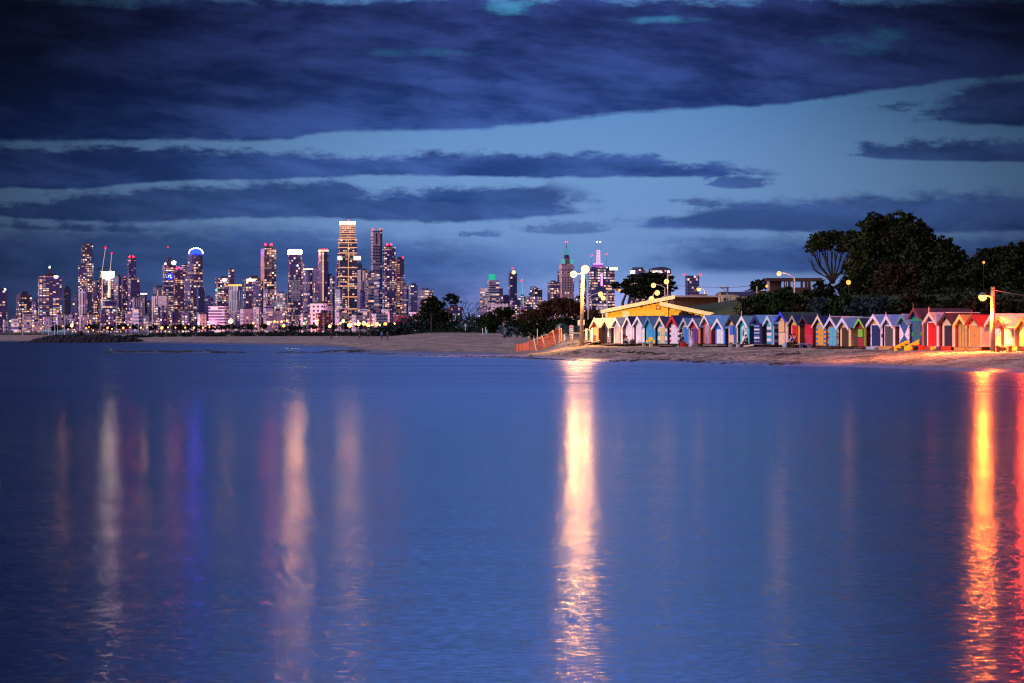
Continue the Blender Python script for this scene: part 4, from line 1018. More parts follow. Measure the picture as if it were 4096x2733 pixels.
# small red stool and bags
p = in_front(10, -.4, 1.15)
o = thing('stool', 'small red box stool under the man seated by the purple-doored hut', 'stool', p, HUT_YAW)
MB().box(-.22,.22,-.22,.22,.0,.40).build('box', paint((.55,.03,.02),.6,.2,3), o); MB().box(-.25,.25,-.25,.25,.401,.45).build('lid', paint((.5,.05,.03),.6,.2,3), o)
def bag(k, along, out, col, label, s=.3, z=0.0):
    p = in_front(k, along, out); p.z += z
    m_ = MB().ball((0,0,s*.6), s, 2, 0, (1.2,.8,.75)); m_.tube([(-s*.5,0,s*.9),(-s*.3,0,s*1.5),(s*.3,0,s*1.5),(s*.5,0,s*.9)], .025, 5)
    tag(m_.build('beach_bag', paint(col,.7,.4,6), None, p, HUT_YAW, True), label, 'bag')
bag(5, -.5, .9, (.25,.55,.55), 'pale turquoise bag beside the person seated before the white huts', .26, .26)
bag(5, .15, .9, (.08,.02,.03), 'dark red rounded bag right of the person seated before the white huts', .34, .26)
bag(18, 1.0, 1.3, (.25,.32,.40), 'pale blue-grey bag left of the couple by the crimson hut', .38)
# driftwood plank
p = in_front(15, 1.6, 1.3)
q = MB().tube([(-.9,0,.1),(.2,.1,.2),(1.0,.3,.16)], [.07,.09,.05], 6)
tag(q.build('driftwood', paint((.6,.5,.42),.8,.3,3), None, p, HUT_YAW+.4), 'pale driftwood plank on the sand right of the seated dark figure', 'driftwood')
# ------------------------------------------------------------------ yellow brick pavilion behind the first huts
DP = 376.0
def brickmat(a, b_, mortar, sc=1.0):
    m, t, b = newmat('brickwork')
    tcn = t.nodes.new('ShaderNodeTexCoord').outputs['Object']
    x, y, z = split(t, tcn)
    n = t.nodes.new('ShaderNodeTexBrick'); t.links.new(comb(t, x+y, z, 0), n.inputs['Vector'])
    n.inputs['Scale'].default_value = 3.2*sc; n.inputs['Color1'].default_value = (*a,1); n.inputs['Color2'].default_value = (*b_,1); n.inputs['Mortar'].default_value = (*mortar,1)
    n.inputs['Mortar Size'].default_value = .015
    nn = noise(t, tcn, 1.1, 5, .65); n2 = noise(t, tcn, 5.0, 3, .6)
    c = mixc(t, nn.sm(.25,.6), mulc(t, n.outputs['Color'], .7), n.outputs['Color'])
    c = mixc(t, n2.sm(.66,.72)*.7, c, (.25,.12,.03))
    t.links.new(c, b.inputs['Base Color']); b.inputs['Roughness'].default_value = .85
    return m
ybrick = brickmat((.82,.55,.06), (.78,.48,.05), (.55,.34,.05))
pk = at(2697, 1181, DP); el = at(2402, 1245, DP); pr = at(2960, 1278, DP)
px0 = at(2432, 1300, DP).x; bx = at(2432, 1300, DP)
gz = ground_at(at(2550,1300,DP).x, DP)-.3
o = thing('beach_pavilion', 'yellow brick pavilion with broad cream gable boards behind the first bathing huts', 'pavilion', (0, DP, gz), 0)
zl = lambda py: zat(py, DP)-gz
X_ = lambda px: (px-HX)/F*DP
w1 = [(X_(2434),-.4),(X_(2672),-.4),(X_(2672),zl(1194)),(X_(2434),zl(1243))]
w2 = [(X_(2672),-.4),(X_(2955),-.4),(X_(2955),zl(1283)),(X_(2640),zl(1214)),(X_(2640),zl(1205)),(X_(2672),zl(1198))]
MB().yprism(w1, 0, 9).build('wall', ybrick, o)
MB().yprism([(X_(2672)+.01,-.4),(X_(2952),-.4),(X_(2952),zl(1283)),(X_(2672)+.01,zl(1220))], .4, 9).build('wall', ybrick, o)
tim = paint((.80,.62,.42), .5, .2, 1)
def slabroof(pa, pb, y0, y1, th, mat, name):
    a = Vector((X_(pa[0]), 0, zl(pa[1]))); b = Vector((X_(pb[0]), 0, zl(pb[1])))
    return MB().yprism([(a.x,a.z-th),(b.x,b.z-th),(b.x,b.z),(a.x,a.z)], y0, y1).build(name, mat, o)
slabroof((2402,1240),(2698,1181),-1.0,-.8,.42,tim,'fascia')
slabroof((2402,1239.5),(2698,1180.5),-.79,10,.12,paint((.10,.07,.06),.8,.3,1),'roof')
slabroof((2637,1207),(2965,1276),-1.3,-1.1,.46,tim,'fascia')
slabroof((2637,1206.5),(2965,1275.5),-1.09,1.0,.12,paint((.10,.07,.06),.8,.3,1),'roof')
MB().box(X_(2490),X_(2517),-.06,-.003,zl(1268),zl(1244)).build('white_panel', paint((.8,.68,.6),.5,.15,1), o)
q = MB().box(X_(2624),X_(2641),-.10,-.003,zl(1238),zl(1221)).build('notice_board', paint((.35,.05,.04),.5,.2,2), o)
MB().yprism([(X_(2632.5)+.17*math.cos(a), zl(1229.5)+.17*math.sin(a)) for a in np.linspace(0,2*math.pi,14,endpoint=False)], -.13, -.101).build('emblem', paint((.75,.5,.12),.5,.2,2), q)
MB().ball((X_(2566),-.12,zl(1227)), .13, 2).build('alarm_box', paint((.25,.03,.03),.5,.2,2), o)
for px in (2410, 2424, 2429): MB().box(X_(px)-.06, X_(px)+.06, -.3, -.15, -.3, zl(1244)).build('post', tim, o)

# long dark flat-roofed building behind the pavilion
DB = 440.0
g2 = 5.4
o = thing('flat_roofed_building', 'long low dark building with a wide flat roof behind the yellow pavilion', 'building', (0, DB, g2), 0)
Xb = lambda px: (px-HX)/F*DB
zb = lambda py: zat(py, DB)-g2
MB().box(Xb(2694), Xb(2905), 0, 9, -1.5, zb(1190)).build('wall', brickmat((.14,.05,.03),(.11,.04,.025),(.08,.04,.03)), o)
MB().box(Xb(2664), Xb(2948), -2.5, 10, zb(1190)+.003, zb(1183)).build('roof', paint((.40,.30,.30),.7,.3,1), o)
for px in (2916, 2925, 2939): MB().box(Xb(px)-.12, Xb(px)+.12, -1.8, -1.6, zb(1236), zb(1190)).build('post', paint((.6,.48,.36),.6,.3,2), o)
MB().box(Xb(2886),Xb(2898),-.08,-.003,zb(1214),zb(1198)).build('window', paint((.42,.42,.55),.3,.2,2), o)
MB().box(Xb(2770),Xb(2832),2,6,zb(1183)+.003,zb(1176)).build('roof_plant', paint((.12,.07,.09),.7,.3,1), o)

# white house with a navy roof
o = thing('white_house', 'low white house with a long navy roof at the right end of the flat-roofed building', 'house', (0, 470, 6.2), 0)
Xw = lambda px: (px-HX)/F*470
zw = lambda py: zat(py, 470)-6.2
MB().box(Xw(2936), Xw(3040), 0, 7, -2, zw(1185)).build('wall', paint((.62,.55,.60),.6,.2,.6), o)
MB().yprism([(Xw(2868),zw(1184)),(Xw(3030),zw(1184)),(Xw(3022),zw(1168)),(Xw(2884),zw(1168))], -.6, 7.5).build('roof', paint((.03,.04,.12),.6,.3,.8,.3,True), o)
MB().yprism([(Xw(2866),zw(1184)),(Xw(2884),zw(1184)),(Xw(2882),zw(1166)),(Xw(2872),zw(1170))], -.75, -.61).build('gable_board', paint((.42,.22,.16),.6,.3,1), o)
MB().box(Xw(2968),Xw(2973),1,1.6,zw(1168)+.003,zw(1160)).build('chimney', paint((.5,.45,.45),.7,.2,1), o)
MB().box(Xw(2979),Xw(3004),-.4,.6,zw(1168)+.003,zw(1161)).build('roof_light', paint((.12,.18,.34),.3,.2,1), o)

# clifftop house, open ground floor seen against the sky
DH = 500.0; g3 = 8.4
o = thing('clifftop_house', 'dark clifftop house with a row of tall openings showing the sky', 'house', (0, DH, g3), 0)
Xh = lambda px: (px-HX)/F*DH
zh = lambda py: zat(py, DH)-g3
dk = paint((.05,.02,.02),.7,.3,.6); sill = paint((.55,.4,.34),.6,.2,1)
MB().box(Xh(3066),Xh(3290),0,8,zh(1124)+.003,zh(1112)).build('roof', dk, o)
MB().box(Xh(3079),Xh(3246),0,.5,-2.5,zh(1150)).build('parapet', dk, o)
MB().box(Xh(3079),Xh(3132),3,7,zh(1150)+.003,zh(1124)).build('wall', dk, o)
for a, b_ in ((3136,3140),(3145,3148),(3153,3162),(3174,3180),(3203,3212),(3220,3230),(3232,3243),(3272,3281),(3284,3290)):
    MB().box(Xh(a),Xh(b_),.02,.5,zh(1150)+.003,zh(1124)).build('column', dk, o)
for a, b_ in ((3162.3,3202),(3180.5,3202),(3243.5,3271)):
    MB().box(Xh(a),Xh(a+1.2),.02,.2,zh(1150)+.003,zh(1124)).build('window_frame', sill, o)
MB().box(Xh(3068),Xh(3079)-.01,.2,.5,-2.5,zh(1124)).build('wall', sill, o)
MB().box(Xh(3030),Xh(3068)-.02,1,6,-2.5,zh(1163)).build('side_wing', paint((.25,.09,.07),.7,.3,1), o)
MB().box(Xh(3027),Xh(3031),.6,.98,-2.5,zh(1145)).build('pier', sill, o)

# park table, bollards and low rails on the grass slope
def slope_pt(px, py, D0=400, D1=480):
    for D in np.linspace(D0, D1, 160):
        q = at(px, py, D)
        if ground_at(q.x, D) >= q.z: return Vector((q.x, D, ground_at(q.x, D)))
    q = at(px, py, D1); return Vector((q.x, D1, ground_at(q.x, D1)))
p = slope_pt(2908, 1236)
o = thing('picnic_table', 'small pale picnic table on the grass under the end of the flat roof', 'table', p, .2)
MB().box(-.9,.9,-.4,.4,.72,.78).build('table_top', paint((.6,.55,.45),.6,.3,2), o)
for sx in (-.6,.6): MB().box(sx-.08,sx+.08,-.3,.3,-.2,.72).build('leg', paint((.4,.35,.3),.6,.3,2), o)
for sy in (-.75,.75): MB().box(-.9,.9,sy-.15,sy+.15,.40,.45).build('seat', paint((.6,.55,.45),.6,.3,2), o)
for px, py, lb in ((2878,1241,'pale timber bollard on the grass left of the picnic table'), (2936,1249,'pale timber bollard on the grass nearest the dark shrubs')):
    p = slope_pt(px, py)
    q = MB().tube([(0,0,-.3),(0,0,.55)], [.14,.12], 8); q.tube([(0,0,.55),(0,0,.62)], [.15,.06], 8)
    tag(q.build('bollard', paint((.7,.5,.32),.7,.3,3), None, p), lb, 'bollard')

# beach ramp rail, sand fence, sign
def gp(px, D): 
    x = (px-HX)/F*D; return Vector((x, D, ground_at(x, D)))
o = thing('beach_fence', 'sagging orange mesh fence on leaning pale stakes along the sand ramp', 'fence', gp(2062, 372), 0)
base = o.location.copy()
posts = [(2062,372,1.0,0),(2074,372,1.05,0),(2090,372,1.0,0),(2118,371,1.3,0),(2148,362,1.35,-.35),(2182,364,1.5,-.4),(2226,368,1.6,-.45),(2236,372,1.9,0),(2246,372,1.5,0)]
tops, feet = [], []
pm = paint((.72,.58,.46),.7,.3,3); dkp = paint((.10,.03,.02),.7,.3,3)
for i, (px, D, h, lean) in enumerate(posts):
    f = gp(px, D)-base; t_ = f+Vector((lean, 0, h)); feet.append(f); tops.append(t_)
    MB().tube([f-Vector((0,0,.3)), t_], [.07 if i > 3 else .04]*2, 6).build('post', pm if i > 3 else dkp, o)
m, t, b = newmat('mesh_net')
tcn = t.nodes.new('ShaderNodeTexCoord').outputs['Object']; x, y, z = split(t, tcn)
hole = ((x*9).fr().gt(.35))*((z*9).fr().gt(.35))
b.inputs['Base Color'].default_value = (.62,.10,.02,1); b.inputs['Roughness'].default_value = .6
(1-hole*.75)._in(b, b.inputs.keys().index('Alpha'))
q = MB()
for i in range(len(posts)-1):
    n = 5
    for j in range(n):
        f0, f1 = j/n, (j+1)/n
        sag = lambda f: .18*math.sin(math.pi*f)
        A = feet[i].lerp(feet[i+1], f0)+Vector((0,-.03,.05)); B = feet[i].lerp(feet[i+1], f1)+Vector((0,-.03,.05))
        C_ = tops[i].lerp(tops[i+1], f1)-Vector((0,.03,.1+sag(f1))); D_ = tops[i].lerp(tops[i+1], f0)-Vector((0,.03,.1+sag(f0)))
        q.add([A,B,C_,D_], [(0,1,2,3)])
q.build('netting', m, o)
q = MB(); pts = []
for i in range(3, len(posts)-1):
    for j in range(5):
        f = j/5; pts.append(tops[i].lerp(tops[i+1], f)-Vector((0,0,.05+.14*math.sin(math.pi*f))))
q.tube(pts, .03, 5); q.build('top_rope', pm, o)

o = thing('ramp_railing', 'pale timber handrail climbing beside the sand ramp left of the first hut', 'railing', gp(2290, 366), 0)
base = o.location.copy(); pts = []
for px in (2258, 2290, 2322, 2346, 2364):
    f = gp(px, 368)-base; hh = .75 if px < 2340 else 1.3
    MB().tube([f-Vector((0,0,.3)), f+Vector((0,0,hh))], .09 if px < 2340 else .16, 6).build('post', pm, o)
    pts.append(f+Vector((0,-.05,hh-.1)))
MB().tube(pts[1:], .05, 6).build('rail', pm, o)

p = gp(2285, 350)
o = thing('beach_sign', 'narrow information sign with white and blue panels on a timber post', 'sign', p, .1)
MB().tube([(0,0,-.3),(0,0,2.1)], .08, 6).build('post', paint((.55,.38,.2),.7,.3,3), o)
MB().box(-.2,.2,-.14,-.09,.98,2.05).build('sign_board', paint((.75,.7,.7),.4,.15,3), o)
for i, c in enumerate(((.06,.1,.3),(.06,.4,.6),(.1,.5,.55),(.12,.12,.4))):
    MB().box(-.18,.18,-.155,-.142,1.18+.19*i,1.30+.19*i).build('sign_panel', paint(c,.4,.2,3), o)
MB().box(-.19,.19,-.157,-.142,1.95,2.03).build('sign_panel', paint((.5,.03,.06),.4,.2,3), o)

p = gp(2369, 352)
o = thing('gate_post', 'weathered pale post beside the deck of the first hut', 'post', p, 0)
MB().tube([(0,0,-.3),(0,0,2.0)], [.13,.10], 8).build('shaft', pm, o); MB().box(-.12,.12,-.12,.12,2.0,2.08).build('cap', pm, o)

for px, D, h, lb, cap in ((1862,905,2.2,'slim pale marker post at the foot of the dune scrub',True),(1931,850,1.5,'short pale post left of the beach bin',False),(1943,852,1.7,'tall pale post right behind the beach bin',False),(2150,420,2.1,'thin white pole at the left of the mesh fence',False)):
    p = gp(px, D)
    o = thing('marker_post', lb, 'post', p, 0)
    MB().tube([(0,0,-.3),(0,0,h)], .10 if D > 600 else .05, 6).build('shaft', paint((.75,.68,.66),.6,.2,3), o)
    if cap: MB().box(-.25,.25,-.1,.1,h-.5,h+.1).build('plate', paint((.75,.7,.7),.6,.2,3), o)
p = gp(1945, 845)
o = thing('litter_bin', 'pale blue wheeled bin standing on the sand before the scrub', 'bin', p, 0)
MB().prism(rect(.55,.6), .1, 1.0, scale=1.25).build('body', paint((.16,.48,.58),.5,.2,3), o)
MB().prism(rect(.78,.82), 1.0, 1.12, scale=.85).build('lid', paint((.05,.25,.4),.5,.2,3), o)
for sx in (-.25,.25): MB().tube([(sx-.05,.32,.12),(sx+.05,.32,.12)], .13, 10).build('wheel', paint(DRK,.6,.2,3), o)
# ------------------------------------------------------------------ trees and shrubs
def leafmat(dark, lite, rough=.6):
    key = ('leaf', dark, lite)
    if key in _mats: return _mats[key]
    m, t, b = newmat('foliage')
    g = t.nodes.new('ShaderNodeNewGeometry')
    r = S(t, g.outputs['Random Per Island'])
    tcn = t.nodes.new('ShaderNodeTexCoord').outputs['Object']
    n = noise(t, tcn, .5, 3, .6)
    k = (r*.6+n*.5-.05).sm(.2, .85)
    t.links.new(mixc(t, k, dark, lite), b.inputs['Base Color'])
    b.inputs['Roughness'].default_value = rough; b.inputs['Specular IOR Level'].default_value = .04
    _mats[key] = m
    return m
bark = paint((.05,.035,.03), .9, .4, 2)
pale_bark = paint((.30,.17,.13), .9, .4, 2)
L_DARK = leafmat((.003,.005,.002), (.030,.040,.018))
L_GREEN = leafmat((.004,.008,.003), (.03,.055,.015))
L_OLIVE = leafmat((.008,.006,.003), (.055,.036,.018))
L_SILVER = leafmat((.02,.035,.04), (.20,.28,.32))
L_BLUE = leafmat((.006,.011,.013), (.045,.075,.085))

def leaf_mesh(name, blobs, n, size, mat, parent=None, clump=.20, per=26, flat=1.0, spray=True):
    """blobs: (centre, rx, ry, rz). n leaf-sized faces gathered into clumps through the volume."""
    vol = np.array([b[1]*b[2]*b[3] for b in blobs])**.75; vol = vol/vol.sum()
    C = []
    for b, f in zip(blobs, vol):
        k = max(3, int(n*f/per))
        d = rng.normal(size=(k, 3)); d /= np.linalg.norm(d, axis=1)[:, None]
        rad = (.40+.62*rng.random(k)**.5)*(1+.11*rng.normal(size=k))
        cc = np.array(b[0])+d*rad[:, None]*np.array(b[1:4])
        if spray:                       # twigs that break the outline
            j = rng.random(k) < .16; cc[j] = np.array(b[0])+d[j]*(1.0+.26*rng.random((j.sum(), 1)))*np.array(b[1:4])
        s = clump*min(b[1], b[2], b[3])*(.45+.75*rng.random((k, 1)))
        m = rng.integers(per//2, per*3//2, k)
        for c, q, j in zip(cc, s, m):
            C.append(c+rng.normal(size=(j, 3))*q*np.array([1.25, 1.25, .8*flat]))
    P = np.concatenate(C); k = len(P)
    a = rng.normal(size=(k, 3)); a /= np.linalg.norm(a, axis=1)[:, None]
    c = np.cross(a, rng.normal(size=(k, 3))); c /= np.linalg.norm(c, axis=1)[:, None]
    sz = size*(.5+rng.random((k, 1))*.9)
    V = np.empty((k, 4, 3)); V[:, 0] = P-a*sz; V[:, 1] = P+c*sz*.45; V[:, 2] = P+a*sz; V[:, 3] = P-c*sz*.45
    me = bpy.data.meshes.new(name)
    me.vertices.add(k*4); me.loops.add(k*4); me.polygons.add(k)
    me.vertices.foreach_set('co', V.ravel()); me.loops.foreach_set('vertex_index', np.arange(k*4))
    me.polygons.foreach_set('loop_start', np.arange(k)*4); me.polygons.foreach_set('loop_total', np.full(k, 4))
    me.update(); me.validate(); me.materials.append(mat)
    o = bpy.data.objects.new(name, me); COL.objects.link(o)
    if parent: o.parent = parent
    return o

def plant(name, label, cat, D, blobs, n, size, mat, limbs=(), group=None, trunk_r=.25, bk=bark, clump=.2, root=None, per=26, ry=.8, flat=1.0, bare=False):
    """blobs / limbs in photo pixels at distance D: blob (px,py,rx,ry[,dD]), limb [(px,py),...]"""
    cx = sum(b[0] for b in blobs)/len(blobs) if not root else root
    x = (cx-HX)/F*D
    base = Vector((x, D, ground_at(x, D)-.15)) if D < 1490 else Vector((x, D, GZ))
    o = thing(name, label, cat, base, 0, group); k = D/F
    B = []
    for b in blobs:
        dd = b[4] if len(b) > 4 else 0
        c = at(b[0], b[1], D)+Vector((0, dd, 0))-base
        B.append((tuple(c), b[2]*k, max(b[2], b[3])*k*ry, b[3]*k))
    if limbs or not bare:
        tm = MB()
        if not limbs:
            top = min(blobs, key=lambda b: b[1]); tp = at(cx, sum(b[1] for b in blobs)/len(blobs), D)-base
            tm.tube([(0,0,-.3), (tp.x*.3, 0, tp.z*.5), (tp.x*.7, 0, tp.z)], [trunk_r, trunk_r*.7, trunk_r*.3], 7)
            for b in B[:6]: tm.tube([(tp.x*.4,0,tp.z*.6), ((tp.x*.4+b[0][0])/2,b[0][1]*.4,(tp.z*.7+b[0][2])/2), b[0]], [trunk_r*.5, trunk_r*.35, trunk_r*.12], 5)
        for L in limbs:
            r0 = L[0] if isinstance(L[0], (int, float)) else trunk_r
            pts = L[1:] if isinstance(L[0], (int, float)) else L
            ww = [at(p[0], p[1], D)-base+Vector((0, (p[2] if len(p) > 2 else 0), 0)) for p in pts]
            tm.tube(ww, [r0*(1-.8*i/(len(ww)-1)) for i in range(len(ww))], 6)
        tm.build('trunk' if cat == 'tree' else 'stem', bk, o, smooth=True)
    if n: leaf_mesh('crown' if cat == 'tree' else 'foliage', B, n, size, mat, o, clump, per, flat, flat >= 1.0)
    return o

# umbrella-crowned tree with fanned bare limbs
D = 395
fan = []
for ex, ey, r_ in ((3236,1000,.16),(3232,1040,.10),(3246,1062,.08),(3262,990,.16),(3284,985,.14),(3300,975,.16),(3322,980,.16),(3345,975,.14),(3366,995,.14),(3390,1010,.14),(3402,1035,.1),(3376,1040,.1)):
    mx_ = 3334+(ex-3334)*(.66+rng.uniform(-.08,.12)); my_ = 1118+(ey-1118)*(.42+rng.uniform(-.06,.12))
    fan.append([r_*.95,(3332+rng.uniform(-5,5),1135,0),((3332*.6+mx_*.4),1105+rng.uniform(-4,4),0),(mx_,my_,rng.uniform(-.6,.6)),((mx_+ex)/2+rng.uniform(-6,6),(my_+ey)/2+rng.uniform(-5,5),.3),(ex,ey,rng.uniform(-1,1)),(ex+rng.uniform(-14,14),ey-22,0)])
    for _ in range(2):
        f_ = rng.uniform(.3,.8); sx_, sy_ = mx_+(ex-mx_)*f_, my_+(ey-my_)*f_
        fan.append([r_*.4,(sx_,sy_,0),(sx_+rng.uniform(-14,14),sy_-14,.3),(sx_+rng.uniform(-26,26),sy_-34,.5)])
    fan.append([r_*.5,(mx_,my_,0),((mx_+ex)/2+8,(my_+ey)/2-6,.4),(ex+14,ey-8,.5),(ex+20,ey-28,.6)])
plant('umbrella_tree', 'open umbrella-crowned tree with fanned bare limbs against the sky left of the big dark trees', 'tree', D,
      [(3300,948,40,22),(3268,968,34,22),(3335,940,34,16),(3392,942,38,18),(3405,965,42,26),(3252,992,24,14),(3350,962,40,16),(3300,985,40,14),(3380,992,36,16),(3246,1006,16,8),(3420,985,30,20)], 7500, .19, L_DARK, fan, clump=.34, root=3332, bk=paint((.014,.011,.011),.9,.4,2))

def big(label, D, blobs, n, name='fig_tree', mat=L_DARK, size=.26, root=None, clump=.19):
    return plant(name, label, 'tree', D, blobs, int(n*1.1), size, mat, (), 'big dark trees on the bank behind the huts', .5, bark, clump, root, 30)
big('dark tree with the highest tip, left peak of the big tree mass', 372, [(3500,880,34,28),(3475,915,40,34),(3512,910,34,40),(3455,960,44,44),(3500,960,50,50),(3435,1010,44,50),(3480,1030,60,60),(3420,1075,40,44)], 9500)
big('broad dark tree in the middle of the big tree mass', 380, [(3592,872,40,24),(3565,905,44,40),(3620,900,40,40),(3590,950,70,50),(3560,1010,70,60),(3640,985,56,60),(3600,1060,80,60)], 10500)
big('dark tree with two rounded tips right of the middle of the big tree mass', 362, [(3678,905,28,22),(3668,940,44,40),(3712,926,20,18),(3700,975,48,42),(3740,985,30,34),(3690,1040,70,56),(3745,1050,50,50)], 9000)
big('dark tree sloping down at the right end of the big tree mass', 350, [(3782,972,20,22),(3778,1005,34,32),(3810,1020,34,34),(3840,1040,22,30),(3852,1022,12,16),(3800,1075,60,56),(3850,1095,36,44)], 7500)
big('dark low tree under the left peak of the big tree mass', 355, [(3440,1120,50,40),(3500,1110,60,50),(3470,1165,70,40),(3395,1150,40,36)], 6500)
big('dark low tree filling the foot of the middle of the tree mass', 345, [(3600,1110,70,50),(3660,1120,60,50),(3560,1150,60,46),(3640,1170,80,40)], 7000, mat=L_OLIVE)
big('dark low tree below the sloping right end of the tree mass', 335, [(3760,1120,60,50),(3820,1130,60,46),(3780,1175,80,44),(3720,1165,50,40)], 7000)
big('dark tree standing apart behind the right-hand lamp', 345, [(3905,1060,34,30),(3950,1030,44,30),(4005,1014,40,22),(3960,1080,70,50),(3920,1120,50,50),(3990,1140,70,50)], 8500, root=3950)
big('dark tree rising at the right edge of the picture', 335, [(4070,1003,44,22),(4120,1000,60,36),(4060,1050,60,44),(4130,1070,60,60),(4060,1120,70,56),(4110,1160,70,50),(4010,1185,60,40)], 9000, root=4080)

# shrubs on the bank
bank = [
 (3010,1212,44,34,'dark rounded shrub at the end of the grass slope by the white house',L_DARK),
 (3072,1203,52,30,'bright green shrub below the clifftop house',L_GREEN),
 (3140,1188,50,34,'green shrub under the row of tall house openings',L_GREEN),
 (3050,1240,54,22,'low dark shrub behind the navy striped hut',L_DARK),
 (3125,1232,56,26,'mid-green shrub behind the tall cobalt-trimmed hut',L_GREEN),
 (3225,1205,56,40,'dense dark shrub at the foot of the umbrella tree',L_DARK),
 (3210,1244,60,20,'low olive shrub behind the crimson hut',L_OLIVE),
 (3300,1222,56,34,'blue-grey shrub behind the orange hut',L_BLUE),
 (3290,1170,46,34,'dark bush right under the fanned limbs of the umbrella tree',L_DARK),
 (3375,1218,50,36,'green shrub behind the patchwork hut',L_GREEN),
 (3450,1230,56,30,'blue-grey shrub behind the lime-trimmed hut',L_BLUE),
 (3530,1225,50,32,'blue-grey shrub behind the navy-doored hut',L_BLUE),
 (3600,1232,46,26,'dark shrub behind the white-triangle hut',L_DARK),
 (3650,1205,40,40,'tall pale-twigged shrub left of the tall blue-gabled hut',L_OLIVE),
 (3730,1222,56,30,'dark shrub behind the long maroon roof',L_DARK),
 (3815,1225,56,36,'dark shrub left below the right-hand lamp',L_DARK),
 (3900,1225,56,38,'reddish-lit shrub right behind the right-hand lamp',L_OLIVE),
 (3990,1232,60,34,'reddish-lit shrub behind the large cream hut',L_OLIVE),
 (4080,1235,60,34,'dark shrub above the porch hut at the right edge',L_DARK)]
for i, (px, py, rx, ry, lb, mt) in enumerate(bank):
    D = d_hut(px)+(28 if py > 1215 else 48)
    plant('bank_shrub', lb, 'shrub', D, [(px,py,rx,ry),(px-rx*.5,py+ry*.45,rx*.6,ry*.7),(px+rx*.5,py+ry*.4,rx*.6,ry*.7),(px,py+ry,rx*.9,ry*.8)], 2600, .20, mt, (), 'shrubs on the bank behind the huts', .12)
plant('cliff_bush', 'dark bush at the left corner of the clifftop house', 'shrub', 505, [(3035,1145,26,20),(3015,1160,16,12),(3055,1135,20,16)], 1500, .25, L_DARK, (), None, .15)

# ground cover closing the bank between the shrubs
B = []
for i in range(230):
    px = rng.uniform(2965, 4300); D = d_hut(px)+rng.uniform(10, 75)
    x = (px-HX)/F*D; B.append(((x, D, ground_at(x, D)+.25), 1.3, 1.3, .55))
tag(leaf_mesh('undergrowth', B, 15000, .2, L_DARK, None, .5), kind='stuff')

# flat-topped pine
trunks = [[.32,(2492+22*i+rng.uniform(-4,4),1262),(2494+22*i+rng.uniform(-6,6),1210),(2500+23*i+rng.uniform(-10,10),1172),(2500+26*i+rng.uniform(-14,14),1140)] for i in range(6)]
plant('flat_topped_pine', 'wide dark flat-topped pine behind the yellow pavilion', 'tree', 520,
      [(2610,1100,62,8),(2645,1110,50,9),(2565,1110,58,9),(2600,1124,100,12),(2660,1130,42,10),(2522,1124,46,8),(2486,1138,40,7),(2570,1146,100,12),(2650,1150,48,11),(2462,1146,18,5),(2500,1158,38,8),(2545,1168,60,10),(2625,1168,62,10),(2694,1140,18,6),(2700,1158,14,7),(2590,1184,70,8)], 15000, .24, L_DARK, trunks, clump=.34, per=30, ry=.6, flat=.7)

# rounded tree lit by the street lamps
lt = [[.22,(2235,1300),(2228,1275),(2212,1250),(2196,1232)],[.22,(2250,1300),(2252,1270),(2262,1240)],[.22,(2268,1300),(2280,1270),(2296,1240)],[.16,(2222,1300),(2206,1270),(2184,1252)],[.16,(2275,1300),(2300,1280),(2312,1258)]]
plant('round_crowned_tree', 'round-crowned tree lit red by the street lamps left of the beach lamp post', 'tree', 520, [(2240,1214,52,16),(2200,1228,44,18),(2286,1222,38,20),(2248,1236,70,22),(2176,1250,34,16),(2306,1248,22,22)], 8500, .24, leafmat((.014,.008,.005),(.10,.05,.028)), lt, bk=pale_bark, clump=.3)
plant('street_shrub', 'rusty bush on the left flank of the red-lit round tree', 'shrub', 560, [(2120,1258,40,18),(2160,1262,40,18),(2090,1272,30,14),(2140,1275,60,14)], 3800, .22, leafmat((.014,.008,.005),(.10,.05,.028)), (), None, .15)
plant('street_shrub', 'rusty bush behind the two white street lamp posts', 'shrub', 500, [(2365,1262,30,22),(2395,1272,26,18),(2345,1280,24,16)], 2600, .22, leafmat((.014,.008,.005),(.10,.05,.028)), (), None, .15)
o = thing('low_wall', 'low pale wall lit warm at the foot of the rusty bush', 'wall', gp(2172, 600), 0)
MB().box(-2.8, 2.2, -.2, .2, -.4, zat(1285,600)-o.location.z).build('wall', paint((.6,.42,.3),.8,.3,1), o)
MB().box(1.0, 3.6, -.35, .3, zat(1285,600)-o.location.z+.003, zat(1280,600)-o.location.z).build('coping', paint((.66,.48,.36),.8,.3,1), o)

